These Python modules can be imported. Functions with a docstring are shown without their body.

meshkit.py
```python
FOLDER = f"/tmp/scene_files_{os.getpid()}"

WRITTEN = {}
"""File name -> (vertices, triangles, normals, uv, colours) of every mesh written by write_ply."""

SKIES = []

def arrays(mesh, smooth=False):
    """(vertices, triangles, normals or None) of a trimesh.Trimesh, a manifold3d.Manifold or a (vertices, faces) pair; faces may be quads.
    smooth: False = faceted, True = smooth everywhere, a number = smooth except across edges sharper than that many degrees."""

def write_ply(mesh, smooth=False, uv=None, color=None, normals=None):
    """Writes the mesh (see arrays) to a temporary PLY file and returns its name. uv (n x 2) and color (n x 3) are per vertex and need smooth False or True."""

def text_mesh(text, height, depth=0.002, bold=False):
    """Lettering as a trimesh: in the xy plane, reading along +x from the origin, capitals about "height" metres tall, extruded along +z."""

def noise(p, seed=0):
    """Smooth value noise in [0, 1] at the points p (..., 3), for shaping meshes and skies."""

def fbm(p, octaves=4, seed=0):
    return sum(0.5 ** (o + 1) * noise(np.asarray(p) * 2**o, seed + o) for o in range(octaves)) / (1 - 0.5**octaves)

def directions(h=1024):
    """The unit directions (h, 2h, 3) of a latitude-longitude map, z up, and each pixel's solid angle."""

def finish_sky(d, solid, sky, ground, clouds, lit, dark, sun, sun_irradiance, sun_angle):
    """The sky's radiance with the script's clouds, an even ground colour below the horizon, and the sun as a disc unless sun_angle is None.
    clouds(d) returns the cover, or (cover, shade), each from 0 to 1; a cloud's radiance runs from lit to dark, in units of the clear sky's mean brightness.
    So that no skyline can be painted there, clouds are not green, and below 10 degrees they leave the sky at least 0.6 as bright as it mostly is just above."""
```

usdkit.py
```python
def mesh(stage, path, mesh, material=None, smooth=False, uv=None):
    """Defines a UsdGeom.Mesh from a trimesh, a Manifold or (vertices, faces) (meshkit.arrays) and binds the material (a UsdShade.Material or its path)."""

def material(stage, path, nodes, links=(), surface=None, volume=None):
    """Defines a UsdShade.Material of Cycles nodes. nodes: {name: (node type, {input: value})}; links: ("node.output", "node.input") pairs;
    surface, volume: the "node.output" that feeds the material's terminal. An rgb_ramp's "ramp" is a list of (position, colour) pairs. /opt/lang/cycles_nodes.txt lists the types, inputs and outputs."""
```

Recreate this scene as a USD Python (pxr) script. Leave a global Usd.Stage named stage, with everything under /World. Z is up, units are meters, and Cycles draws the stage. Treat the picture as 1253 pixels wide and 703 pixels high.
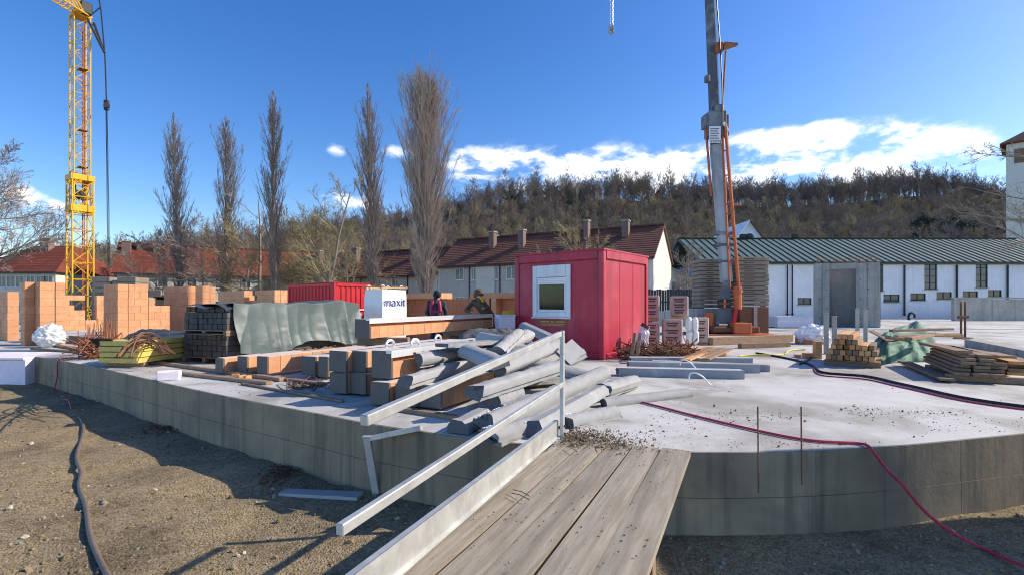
import math, random
import numpy as np, trimesh, manifold3d, usdkit, meshkit
from pxr import Usd, UsdGeom, UsdLux, UsdShade, Sdf, Gf, Vt

# ------------------------------------------------------------------ camera, sky, sun, exposure
stage = Usd.Stage.CreateInMemory()
UsdGeom.SetStageUpAxis(stage, UsdGeom.Tokens.z)
UsdGeom.SetStageMetersPerUnit(stage, 1.0)
UsdGeom.Xform.Define(stage, '/World')
UsdGeom.Scope.Define(stage, '/World/Looks')
F, CX, HY, EYE = 600.0, 626.5, 372.0, 1.3        # focal length in photograph pixels, principal column, horizon row, eye height over the slab
cam = UsdGeom.Camera.Define(stage, '/World/camera')
cam.AddTranslateOp().Set(Gf.Vec3d(0, 0, EYE))
cam.AddRotateXOp().Set(90.0)
cam.CreateHorizontalApertureAttr(36.0)
cam.CreateVerticalApertureAttr(36.0 * 703 / 1253)
cam.CreateFocalLengthAttr(36.0 * F / 1253)
cam.CreateVerticalApertureOffsetAttr(36.0 * (HY - 351.5) / 1253)
cam.CreateClippingRangeAttr(Gf.Vec2f(0.1, 5000))
cam.CreateExposureAttr(0.48)
SUN_AZ, SUN_EL = math.radians(7.0), math.radians(31.5)     # azimuth from +x towards +y
SKY, SUN = 0.15, 1.22
sunv = np.array([math.cos(SUN_AZ) * math.cos(SUN_EL), math.sin(SUN_AZ) * math.cos(SUN_EL), math.sin(SUN_EL)])
sun = UsdLux.DistantLight.Define(stage, '/World/sun')
sun.CreateIntensityAttr(SUN); sun.CreateAngleAttr(0.5); sun.CreateNormalizeAttr(True)
sun.CreateColorAttr(Gf.Vec3f(1.0, 0.90, 0.77))
sun.AddRotateZOp().Set(90 + math.degrees(SUN_AZ)); sun.AddRotateXOp().Set(90 - math.degrees(SUN_EL))

def sky():
    n = {'tc': ('texture_coordinate', {}),
         'sky': ('sky_texture', {'sky_type': 'single_scattering', 'sun_disc': False, 'sun_elevation': SUN_EL, 'sun_rotation': math.atan2(sunv[0], sunv[1]),
                                 'air_density': 1.0, 'aerosol_density': 0.8, 'ozone_density': 2.0, 'altitude': 400.0}),
         'sep': ('separate_xyz', {}), 'az': ('math', {'math_type': 'arctan2'}), 'el': ('math', {'math_type': 'arcsine'}),
         'map': ('mapping', {'scale': (1, 1, 2.2)}),
         'n1': ('noise_texture', {'scale': 9.0, 'detail': 8.0, 'roughness': 0.62, 'distortion': 0.3}),
         'n2': ('noise_texture', {'scale': 26.0, 'detail': 5.0, 'roughness': 0.6})}
    l = [('tc.generated', 'sep.vector'), ('sep.x', 'az.value1'), ('sep.y', 'az.value2'), ('sep.z', 'el.value1'), ('tc.generated', 'map.vector'), ('map.vector', 'n1.vector'), ('map.vector', 'n2.vector')]
    lumps = [(600, 208, 50, 20, 1), (700, 208, 90, 26, 1), (800, 214, 90, 20, .9), (870, 216, 60, 18, .8), (930, 196, 60, 26, 1), (985, 165, 55, 13, .85), (1010, 205, 80, 26, 1), (1110, 180, 50, 30, 1.1),
             (1150, 200, 60, 26, 1), (1060, 215, 90, 18, .9), (25, 240, 30, 17, 1.1), (72, 258, 17, 9, 1.0), (95, 306, 34, 9, 1.0), (172, 297, 42, 10, 1.0), (412, 183, 13, 8, .7), (482, 187, 15, 8, .7), (425, 246, 34, 11, 1.0), (575, 190, 18, 9, .5)]
    prev = None
    for i, (px, py, sx, sy, w) in enumerate(lumps):
        r = math.hypot(600, px - CX)
        a0, e0 = math.atan2(px - CX, 600), math.atan2(HY - py, r)
        sa, se = sx * 600 / r ** 2, sy / r
        n[f'a{i}'] = ('math', {'math_type': 'multiply_add', 'value2': 1 / sa, 'value3': -a0 / sa}); l.append(('az.value', f'a{i}.value1'))
        n[f'e{i}'] = ('math', {'math_type': 'multiply_add', 'value2': 1 / se, 'value3': -e0 / se}); l.append(('el.value', f'e{i}.value1'))
        n[f'v{i}'] = ('combine_xyz', {}); l += [(f'a{i}.value', f'v{i}.x'), (f'e{i}.value', f'v{i}.y')]
        n[f'd{i}'] = ('vector_math', {'math_type': 'dot_product'}); l += [(f'v{i}.vector', f'd{i}.vector1'), (f'v{i}.vector', f'd{i}.vector2')]
        n[f'm{i}'] = ('math', {'math_type': 'multiply', 'value2': -0.7}); l.append((f'd{i}.value', f'm{i}.value1'))
        n[f'x{i}'] = ('math', {'math_type': 'exponent'}); l.append((f'm{i}.value', f'x{i}.value1'))
        n[f's{i}'] = ('math', {'math_type': 'multiply_add', 'value2': w, 'value3': 0.0}); l.append((f'x{i}.value', f's{i}.value1'))
        if prev: l.append((prev, f's{i}.value3'))
        prev = f's{i}.value'
    n['cap'] = ('math', {'math_type': 'minimum', 'value2': 0.95}); l.append((prev, 'cap.value1'))
    n['nm'] = ('math', {'math_type': 'multiply_add', 'value2': 4.6, 'value3': -1.55}); l.append(('n1.fac', 'nm.value1'))
    n['nn'] = ('math', {'math_type': 'multiply_add', 'value2': 0.7, 'value3': -0.35}); l.append(('n2.fac', 'nn.value1'))
    n['sum'] = ('math', {'math_type': 'multiply'}); l += [('cap.value', 'sum.value1'), ('nm.value', 'sum.value2')]
    n['nb'] = ('math', {'math_type': 'multiply'}); l += [('nn.value', 'nb.value1'), ('cap.value', 'nb.value2')]
    n['sum2'] = ('math', {'math_type': 'add'}); l += [('sum.value', 'sum2.value1'), ('nb.value', 'sum2.value2')]
    n['mask'] = ('map_range', {'range_type': 'smoothstep', 'from_min': 0.26, 'from_max': 1.1, 'to_min': 0.0, 'to_max': 0.95, 'clamp': True}); l.append(('sum2.value', 'mask.value'))
    n['shade'] = ('rgb_ramp', {'ramp': [(0.25, (4.6, 5.1, 6.0)), (.7, (9.4, 9.2, 9.0))]}); l.append(('n2.fac', 'shade.fac'))
    n['sat'] = ('hsv', {'hue': 0.512, 'saturation': 1.36, 'value': 1.0}); l.append(('sky.color', 'sat.color'))
    n['mix'] = ('mix', {}); l += [('mask.result', 'mix.fac'), ('sat.color', 'mix.color1'), ('shade.color', 'mix.color2')]
    n['bg'] = ('background_shader', {'strength': SKY}); l.append(('mix.color', 'bg.color'))
    m = usdkit.material(stage, '/World/Looks/sky', n, l, surface='bg.background')
    d = UsdLux.DomeLight.Define(stage, '/World/sky')
    UsdShade.MaterialBindingAPI.Apply(d.GetPrim()).Bind(m)
    d.GetPrim().SetCustomDataByKey('kind', 'structure')
sky()

# ------------------------------------------------------------------ helpers
rng = np.random.default_rng(7)
random.seed(7)
def G(px, py, z=0.0):
    d = F * (EYE - z) / (py - HY); return np.array([(px - CX) / F * d, d, z])
def Q(px, d, z=0.0): return np.array([(px - CX) / F * d, d, z])
def ZY(py, d): return EYE - (py - HY) * d / F
used = {}
def numbered(parent, name):
    k = (str(parent), name); i = used.get(k, 0); used[k] = i + 1
    return f'{parent}/{name}' + (f'_{i:03d}' if i else '')
FR = {}
def thing(name, label, cat, loc=(0, 0, 0), rz=0.0, group=None, kind=None):
    x = UsdGeom.Xform.Define(stage, numbered('/World', name))
    x.AddTranslateOp().Set(Gf.Vec3d(*map(float, loc))); x.AddRotateZOp().Set(math.degrees(rz))
    p = x.GetPrim(); FR[str(p.GetPath())] = (np.array(loc, float), rz)
    keys(p, label, cat, group, kind); return p
def keys(p, label=None, cat=None, group=None, kind=None):
    for k, v in (('label', label), ('category', cat), ('group', group), ('kind', kind)):
        if v: p.SetCustomDataByKey(k, v)
def unworld(root, m):
    loc, rz = FR['/'.join(str(root.GetPath()).split('/')[:3])]
    v = np.array(m.vertices) - loc
    c, s = math.cos(-rz), math.sin(-rz)
    return trimesh.Trimesh(np.stack([c * v[:, 0] - s * v[:, 1], s * v[:, 0] + c * v[:, 1], v[:, 2]], 1), m.faces, process=False)
def part(parent, name, mesh, mat, smooth=False, w=False, label=None, kind=None):
    if w: mesh = unworld(parent, mesh)
    p = usdkit.mesh(stage, numbered(parent.GetPath(), name), mesh, mat, smooth=smooth).GetPrim()
    keys(p, label, None, None, kind); return p
def solo(name, mesh, mat, label, cat, group=None, kind=None, smooth=False):
    p = usdkit.mesh(stage, numbered('/World', name), mesh, mat, smooth=smooth).GetPrim()
    keys(p, label, cat, group, kind); return p
def struct(name, mesh, mat, smooth=False): return solo(name, mesh, mat, None, None, None, 'structure', smooth)
def copy(root, loc, rz, label, group=None):
    was = root.GetCustomData()
    t = thing(root.GetName().rsplit('_0', 1)[0], label, was['category'], loc, rz, group or was.get('group'))
    t.GetReferences().AddInternalReference(root.GetPath()); t.SetInstanceable(True)
    return t

def T(v, f): return trimesh.Trimesh(np.asarray(v, float), np.asarray(f), process=False)
def cat(ms): return trimesh.util.concatenate(list(ms))
BF = np.array([[0,2,1],[0,3,2],[4,5,6],[4,6,7],[0,1,5],[0,5,4],[1,2,6],[1,6,5],[2,3,7],[2,7,6],[3,0,4],[3,4,7]])
def bx(x0, y0, z0, x1, y1, z1):
    return T([[x0,y0,z0],[x1,y0,z0],[x1,y1,z0],[x0,y1,z0],[x0,y0,z1],[x1,y0,z1],[x1,y1,z1],[x0,y1,z1]], BF)
_ch = {}
def cbx(x0, y0, z0, x1, y1, z1, c=0.01):
    """box with chamfered edges"""
    s = np.array([x1 - x0, y1 - y0, z1 - z0]) / 2; m = np.array([x1 + x0, y1 + y0, z1 + z0]) / 2
    c = min(c, s.min() * .45)
    pts = []
    for sx in (-1, 1):
        for sy in (-1, 1):
            for sz in (-1, 1):
                for k in range(3):
                    q = s - c; q[k] += c; pts.append(m + q * (sx, sy, sz))
    pts = np.array(pts)
    if 'f' not in _ch:
        h = trimesh.convex.convex_hull(np.array([np.array([3, 3, 3.]) * np.sign(p - m) - (1 - np.eye(3)[i % 3]) * np.sign(p - m) for i, p in enumerate(pts)]))
        ref = np.array([np.array([3, 3, 3.]) * np.sign(p - m) - (1 - np.eye(3)[i % 3]) * np.sign(p - m) for i, p in enumerate(pts)])
        idx = [int(np.argmin(((ref - v) ** 2).sum(1))) for v in h.vertices]
        _ch['f'] = np.array(idx)[h.faces]
    return T(pts, _ch['f'])
def frame(m, o, u, v=None, n=None):
    """local x,y,z -> o + x*u + y*v + z*n"""
    u = np.asarray(u, float)
    if n is None: n = np.array([0, 0, 1.])
    if v is None: v = np.cross(n, u)
    A = np.stack([u, v, n], 1)
    f = m.faces if np.linalg.det(A) > 0 else m.faces[:, ::-1]
    return T(np.asarray(o) + m.vertices @ A.T, f)
def nrm(v): v = np.asarray(v, float); return v / np.linalg.norm(v)
def bar(p0, p1, w, h=None, up=(0, 0, 1), ch=0.0):
    """square bar from p0 to p1 centred on the line"""
    p0, p1 = np.asarray(p0, float), np.asarray(p1, float); h = h or w
    L = np.linalg.norm(p1 - p0); u = (p1 - p0) / L
    if abs(np.dot(u, up)) > .98: up = (0, 1, 0.)
    v = nrm(np.cross(up, u)); n = np.cross(u, v)
    b = cbx(0, -w / 2, -h / 2, L, w / 2, h / 2, ch) if ch else bx(0, -w / 2, -h / 2, L, w / 2, h / 2)
    return frame(b, p0, u, v, n)
def tubes(P0, P1, R0, R1, n=3):
    P0, P1 = np.asarray(P0, float), np.asarray(P1, float); N = len(P0)
    d = P1 - P0; t = d / np.maximum(np.linalg.norm(d, axis=1, keepdims=True), 1e-9)
    h = np.where(np.abs(t[:, 2:3]) > .8, [[1., 0, 0]], [[0, 0, 1.]])
    a = np.cross(t, h); a /= np.linalg.norm(a, axis=1, keepdims=True); b = np.cross(t, a)
    g = np.arange(n) * 2 * np.pi / n
    off = np.cos(g)[None, :, None] * a[:, None] + np.sin(g)[None, :, None] * b[:, None]
    R0 = np.broadcast_to(R0, N)[:, None, None]; R1 = np.broadcast_to(R1, N)[:, None, None]
    V = np.concatenate([P0[:, None] + R0 * off, P1[:, None] + R1 * off], 1).reshape(-1, 3)
    i = np.arange(n); j = (i + 1) % n
    f = np.concatenate([np.stack([i, i + n, j], 1), np.stack([j, i + n, j + n], 1)])
    Fc = (f[None] + (np.arange(N) * 2 * n)[:, None, None]).reshape(-1, 3)
    return T(V, Fc)
def tube(pts, r, n=8, caps=True):
    """continuous tube along a polyline; r number or per point"""
    p = np.asarray(pts, float); K = len(p); r = np.broadcast_to(np.asarray(r, float), K)
    t = np.gradient(p, axis=0); t /= np.linalg.norm(t, axis=1, keepdims=True)
    up = np.array([0, 0, 1.]) if abs(t[:, 2]).mean() < .8 else np.array([1., 0, 0])
    a = np.cross(t, up); a /= np.linalg.norm(a, axis=1, keepdims=True); b = np.cross(t, a)
    g = np.arange(n) * 2 * np.pi / n
    V = (p[:, None] + r[:, None, None] * (np.cos(g)[None, :, None] * a[:, None] + np.sin(g)[None, :, None] * b[:, None])).reshape(-1, 3)
    i = np.arange(n); j = (i + 1) % n
    f = np.concatenate([np.stack([i, i + n, j], 1), np.stack([j, i + n, j + n], 1)])
    Fc = (f[None] + (np.arange(K - 1) * n)[:, None, None]).reshape(-1, 3)
    if caps:
        V = np.vstack([V, p[0], p[-1]])
        Fc = np.vstack([Fc, np.stack([np.full(n, K * n), i, j], 1), np.stack([np.full(n, K * n + 1), (K - 1) * n + j, (K - 1) * n + i], 1)])
    return T(V, Fc)
def rod(p0, p1, r, n=6): return tube([p0, (np.asarray(p0, float) + p1) / 2, p1], r, n)
def spline(pts, k=8):
    from scipy.interpolate import CubicSpline
    p = np.asarray(pts, float); s = np.r_[0, np.cumsum(np.linalg.norm(np.diff(p, axis=0), axis=1))]
    return CubicSpline(s, p)(np.linspace(0, s[-1], k * (len(p) - 1) + 1))
def prism(poly, z0, z1):
    from shapely.geometry import Polygon
    m = trimesh.creation.extrude_polygon(Polygon(poly), z1 - z0, engine='earcut'); m.apply_translation([0, 0, z0]); return T(m.vertices, m.faces)
def grid(fn, U, V_):
    """surface mesh from fn(u, v) -> (..,3) over arrays U, V"""
    u, v = np.meshgrid(U, V_, indexing='ij'); P = fn(u, v); a, b = u.shape
    i = np.arange(a * b).reshape(a, b)
    q = np.stack([i[:-1, :-1], i[1:, :-1], i[1:, 1:], i[:-1, 1:]], -1).reshape(-1, 4)
    return T(P.reshape(-1, 3), np.vstack([q[:, [0, 1, 2]], q[:, [0, 2, 3]]]))
def thick(m, t):
    """a sheet given thickness t (closed with rim)"""
    m = trimesh.Trimesh(m.vertices, m.faces, process=False); n = m.vertex_normals
    k = len(m.vertices); V = np.vstack([m.vertices, m.vertices - n * t])
    e = m.edges_sorted; uq, c = np.unique(e, axis=0, return_counts=True); rim = {tuple(x) for x in uq[c == 1]}
    side = [[a, b, b + k, a + k] for a, b in m.edges if (min(a, b), max(a, b)) in rim]
    s = np.array(side)
    Fc = [m.faces, m.faces[:, ::-1] + k]
    if len(s): Fc += [s[:, [1, 0, 3]], s[:, [1, 3, 2]]]
    return T(V, np.vstack(Fc))
def jit(m, s, sc=3.0, seed=0):
    v = np.array(m.vertices)
    d = np.stack([meshkit.noise(v * sc + 7.3 * k, seed + k) for k in range(3)], -1) - .5
    return T(v + d * 2 * s, m.faces)

# ------------------------------------------------------------------ materials
def M(name, col, var=.2, scale=5.0, rough=.75, bump=0.0, bscale=60.0, metallic=0.0, col2=None, f2=.5, scale2=1.2, stretch=(1, 1, 1), rnd=0.0, spec=.3, world=False, sub=None, lo2=.45, hi2=.65, bdist=.01, streak=None, coat=0):
    """base colour with fine noise, optional stains of a second colour, per-object variation, fine bump"""
    c = np.array(col, float)
    n = {'tc': ('texture_coordinate', {}), 'geo': ('geometry', {}), 'map': ('mapping', {'scale': stretch}),
         'n': ('noise_texture', {'scale': scale, 'detail': 6.0, 'roughness': .6}),
         'r': ('rgb_ramp', {'ramp': [(.25, tuple(c * (1 - var))), (.5, tuple(c)), (.75, tuple(np.minimum(c * (1 + var), .95)))]}),
         'p': ('principled_bsdf', {'roughness': rough, 'metallic': metallic, 'specular_ior_level': spec, 'coat_weight': float(coat)})}
    src = 'geo.position' if world else 'tc.object'
    l = [(src, 'map.vector'), ('map.vector', 'n.vector'), ('n.fac', 'r.fac')]; out = 'r.color'
    if col2 is not None:
        n['n2'] = ('noise_texture', {'scale': scale2, 'detail': 7.0, 'roughness': .65, 'distortion': .4})
        n['mr'] = ('map_range', {'range_type': 'smoothstep', 'from_min': lo2, 'from_max': hi2, 'to_min': 0., 'to_max': f2, 'clamp': True})
        n['mx'] = ('mix', {'color2': tuple(col2)})
        l += [('map.vector', 'n2.vector'), ('n2.fac', 'mr.value'), ('mr.result', 'mx.fac'), (out, 'mx.color1')]; out = 'mx.color'
    if streak is not None:   # vertical run marks: (colour, strength)
        n['sm'] = ('mapping', {'scale': (3.0, 3.0, .12)}); n['sn'] = ('noise_texture', {'scale': 1.3, 'detail': 5.0, 'roughness': .7})
        n['sr'] = ('map_range', {'range_type': 'smoothstep', 'from_min': .47, 'from_max': .66, 'to_min': 0., 'to_max': streak[1], 'clamp': True}); n['sx'] = ('mix', {'color2': tuple(streak[0])})
        l += [(src, 'sm.vector'), ('sm.vector', 'sn.vector'), ('sn.fac', 'sr.value'), ('sr.result', 'sx.fac'), (out, 'sx.color1')]; out = 'sx.color'
    if rnd:
        n['oi'] = ('object_info', {}); n['rm'] = ('map_range', {'from_min': 0., 'from_max': 1., 'to_min': 1 - rnd, 'to_max': 1 + rnd}); n['hs'] = ('hsv', {})
        l += [('oi.random', 'rm.value'), ('rm.result', 'hs.value'), (out, 'hs.color')]; out = 'hs.color'
    l.append((out, 'p.base_color'))
    if bump:
        n['bn'] = ('noise_texture', {'scale': bscale, 'detail': 4.0, 'roughness': .6}); n['b'] = ('bump', {'strength': bump, 'distance': bdist})
        l += [('map.vector', 'bn.vector'), ('bn.fac', 'b.height'), ('b.normal', 'p.normal')]
    return usdkit.material(stage, '/World/Looks/' + name, n, l, surface='p.BSDF')
def twig_mat(name, col): return M(name, col, var=.25, scale=.6, rough=.9, rnd=.15, spec=.1)
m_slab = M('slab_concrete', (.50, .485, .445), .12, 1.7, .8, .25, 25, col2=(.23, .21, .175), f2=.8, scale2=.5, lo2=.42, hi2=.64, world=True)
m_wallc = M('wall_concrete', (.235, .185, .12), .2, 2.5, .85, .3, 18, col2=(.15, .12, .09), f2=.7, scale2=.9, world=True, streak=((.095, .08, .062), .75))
m_white = M('white_plaster', (.66, .66, .67), .06, 2, .85, col2=(.54, .54, .53), f2=.5, scale2=.5, streak=((.5, .49, .47), .4))
m_xps = M('white_insulation', (.72, .66, .72), .06, 3, .8, .15, 12, col2=(.5, .46, .5), f2=.4)
m_dark = M('dark_metal', (.03, .032, .036), .3, 6, .5)
m_black = M('black_rubber', (.02, .02, .02), .3, 6, .6)
m_galv = M('galvanized_steel', (.55, .55, .52), .14, 9, .42, .05, 40, metallic=.55, col2=(.34, .33, .30), f2=.5, scale2=4)
m_plank = M('ramp_plank', (.30, .26, .20), .24, 3, .88, .5, 30, stretch=(1, 14, 14), col2=(.215, .18, .13), f2=.8, scale2=1.1, lo2=.42, hi2=.62, rnd=.09, bdist=.006)
m_wood = M('fresh_timber', (.52, .275, .115), .25, 4, .8, .3, 20, stretch=(1, 9, 9), rnd=.22)
m_oldwood = M('weathered_timber', (.26, .165, .10), .3, 4, .85, .4, 20, stretch=(1, 9, 9), rnd=.25, col2=(.15, .11, .08), f2=.6)
m_yellowwood = M('yellow_formwork', (.62, .47, .12), .2, 4, .6, .1, 20, stretch=(1, 6, 6), rnd=.1, col2=(.4, .31, .1), f2=.5)
m_clay = M('clay_block', (.52, .26, .13), .12, 14, .9, .4, 50, rnd=.08, col2=(.60, .34, .19), f2=.5, scale2=3)
m_clay2 = M('clay_mortar', (.50, .31, .20), .1, 14, .9)
m_claydark = M('fired_brick', (.43, .17, .08), .12, 14, .9, .3, 50, rnd=.08)  # dark clay; also carries the shade of the wall behind the workers
m_eps = M('grey_foam', (.30, .30, .295), .07, 10, .85, .2, 90, col2=(.46, .465, .46), f2=.5, scale2=2.2, lo2=.52, hi2=.7, rnd=.08)
m_epsend = M('grey_foam_cut', (.12, .12, .125), .16, 25, .9, .5, 70, rnd=.1)
m_cap = M('grey_end_cap', (.125, .112, .10), .1, 18, .88, .25, 60, rnd=.06)
m_crimson = M('crimson_paint', (.40, .024, .05), .12, 2.5, .38, .05, 8, col2=(.47, .085, .115), f2=.55, scale2=.9, streak=((.17, .03, .04), .55))
m_redpaint = M('red_container_paint', (.46, .012, .02), .14, 3, .45, col2=(.3, .012, .016), f2=.5)
m_yellow = M('yellow_crane_paint', (.72, .40, .015), .12, 4, .45, col2=(.45, .22, .02), f2=.4)
m_orange = M('orange_crane_paint', (.50, .115, .035), .2, 4, .5, col2=(.32, .09, .04), f2=.5)
m_craneg = M('grey_crane_steel', (.34, .345, .345), .12, 2.2, .6, metallic=.0, col2=(.16, .17, .19), f2=.7, scale2=.6, stretch=(1, 1, .5))
m_craned = M('dark_crane_steel', (.085, .09, .10), .25, 2.2, .6, metallic=.0, col2=(.30, .31, .33), f2=.6, scale2=.8)
m_ballast = M('ballast_concrete', (.235, .185, .135), .15, 3, .9, .3, 14, rnd=.08, col2=(.15, .13, .10), f2=.5)
m_conc = M('rough_concrete', (.36, .335, .285), .16, 3, .9, .3, 14, col2=(.25, .23, .195), f2=.6, scale2=.8, streak=((.19, .175, .15), .5))
m_rust = M('rusty_steel', (.16, .075, .04), .35, 12, .85)
m_rusto = M('rust_orange', (.30, .11, .05), .3, 10, .85)
m_rooft = M('green_metal_roof', (.10, .15, .122), .15, 1.2, .55, metallic=.0, col2=(.14, .17, .15), f2=.5, scale2=.5)
m_roofs = M('dark_green_seam', (.018, .026, .024), .2, 3, .5)
def tile_mat(name, c1, c2):
    return usdkit.material(stage, '/World/Looks/' + name, {'tc': ('texture_coordinate', {}), 'n': ('noise_texture', {'scale': .7, 'detail': 6.0, 'roughness': .7}), 'w': ('wave_texture', {'wave_type': 'bands', 'bands_direction': 'z', 'scale': 1.55, 'distortion': .6}),
        'r': ('rgb_ramp', {'ramp': [(.3, c1), (.7, c2)]}), 'p': ('principled_bsdf', {'roughness': .85, 'specular_ior_level': .2}), 'b': ('bump', {'strength': .8, 'distance': .05})},
        [('tc.object', 'n.vector'), ('tc.object', 'w.vector'), ('n.fac', 'r.fac'), ('r.color', 'p.base_color'), ('w.fac', 'b.height'), ('b.normal', 'p.normal')], surface='p.BSDF')
m_tiles = tile_mat('brown_roof_tiles', (.11, .05, .034), (.21, .095, .062))
m_tilesr = tile_mat('red_roof_tiles', (.115, .03, .018), (.21, .058, .034))
m_render = M('beige_render', (.46, .43, .38), .08, 1.5, .9, col2=(.38, .36, .32), f2=.5, scale2=.4)
m_render2 = M('grey_green_render', (.30, .33, .31), .08, 1.5, .9, col2=(.24, .27, .25), f2=.5, scale2=.4)
m_cream = M('cream_render', (.55, .53, .46), .07, 1.5, .9)
m_chim = M('chimney_brick', (.17, .12, .10), .2, 5, .9)
def glass(name, tint, rough=.05):
    return usdkit.material(stage, '/World/Looks/' + name, {'t': ('transparent_bsdf', {'color': tint}), 'g': ('glossy_bsdf', {'color': (.5, .52, .52), 'roughness': rough}), 'f': ('fresnel', {'IOR': 1.5}), 'm': ('mix_closure', {})},
        [('f.fac', 'm.fac'), ('t.BSDF', 'm.closure1'), ('g.BSDF', 'm.closure2')], surface='m.closure')
m_pane = glass('window_glass', (.6, .65, .65))
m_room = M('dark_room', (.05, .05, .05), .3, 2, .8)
m_tarp = M('silver_tarp', (.062, .088, .083), .10, 3, .5, .2, 9, spec=.5)
m_gtarp = M('green_tarp', (.085, .20, .14), .15, 3, .7, .1, 6, spec=.2, col2=(.10, .18, .14), f2=.5)
m_dtarp = M('dark_sheet', (.05, .06, .065), .2, 3, .4, .1, 6, spec=.5)
m_foil = usdkit.material(stage, '/World/Looks/clear_foil', {'t': ('transparent_bsdf', {'color': (.95, .95, .95)}), 'p': ('principled_bsdf', {'base_color': (.75, .77, .76), 'roughness': .25, 'specular_ior_level': .7}), 'tc': ('texture_coordinate', {}), 'n': ('noise_texture', {'scale': 9.0, 'detail': 4.0}), 'mr': ('map_range', {'from_min': .35, 'from_max': .65, 'to_min': .35, 'to_max': .95, 'clamp': True}), 'm': ('mix_closure', {})},
    [('tc.object', 'n.vector'), ('n.fac', 'mr.value'), ('mr.result', 'm.fac'), ('t.BSDF', 'm.closure1'), ('p.BSDF', 'm.closure2')], surface='m.closure')
m_redhose = M('red_hose', (.42, .03, .065), .15, 8, .5)
m_brownhose = M('brown_hose', (.15, .115, .09), .2, 8, .6)
m_yellowhose = M('yellow_hose', (.6, .45, .05), .15, 8, .5)
m_pack = M('brown_package', (.42, .29, .235), .1, 4, .6, rnd=.06, col2=(.5, .42, .38), f2=.6, scale2=3)
m_packp = M('print_dark', (.10, .055, .05), .2, 8, .7)
m_paper = M('white_bag', (.74, .74, .72), .05, 3, .6, .2, 6)
m_blue = M('blue_print', (.03, .05, .22), .05, 3, .7)
m_block = M('grey_block', (.085, .075, .068), .2, 8, .9, .3, 40, rnd=.2)
m_bark = twig_mat('poplar_bark', (.22, .18, .145)); m_twig = twig_mat('poplar_twig', (.34, .265, .20))
m_twig2 = twig_mat('grey_twig', (.29, .235, .195)); m_twig3 = twig_mat('olive_twig', (.30, .245, .13))
m_litter = M('leaf_litter', (.085, .062, .04), .4, .15, .95, world=True, col2=(.05, .055, .025), f2=.6, scale2=.02)
m_ground = M('earth', (.20, .175, .13), .25, .6, .95, world=True)
m_leaf = M('dead_leaves', (.11, .045, .03), .4, 20, .9, rnd=.2)
m_skin = M('skin', (.50, .30, .22), .05, 10, .55)
m_cloth_dark = M('charcoal_jacket', (.05, .055, .07), .2, 20, .9); m_cloth_brown = M('brown_coat', (.12, .078, .045), .25, 20, .9)
m_cloth_camo = M('khaki_trousers', (.19, .165, .10), .35, 16, .9); m_beanie = M('dark_beanie', (.015, .018, .03), .2, 30, .95)
m_hair = M('dark_hair', (.03, .02, .015), .3, 40, .6)
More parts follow.
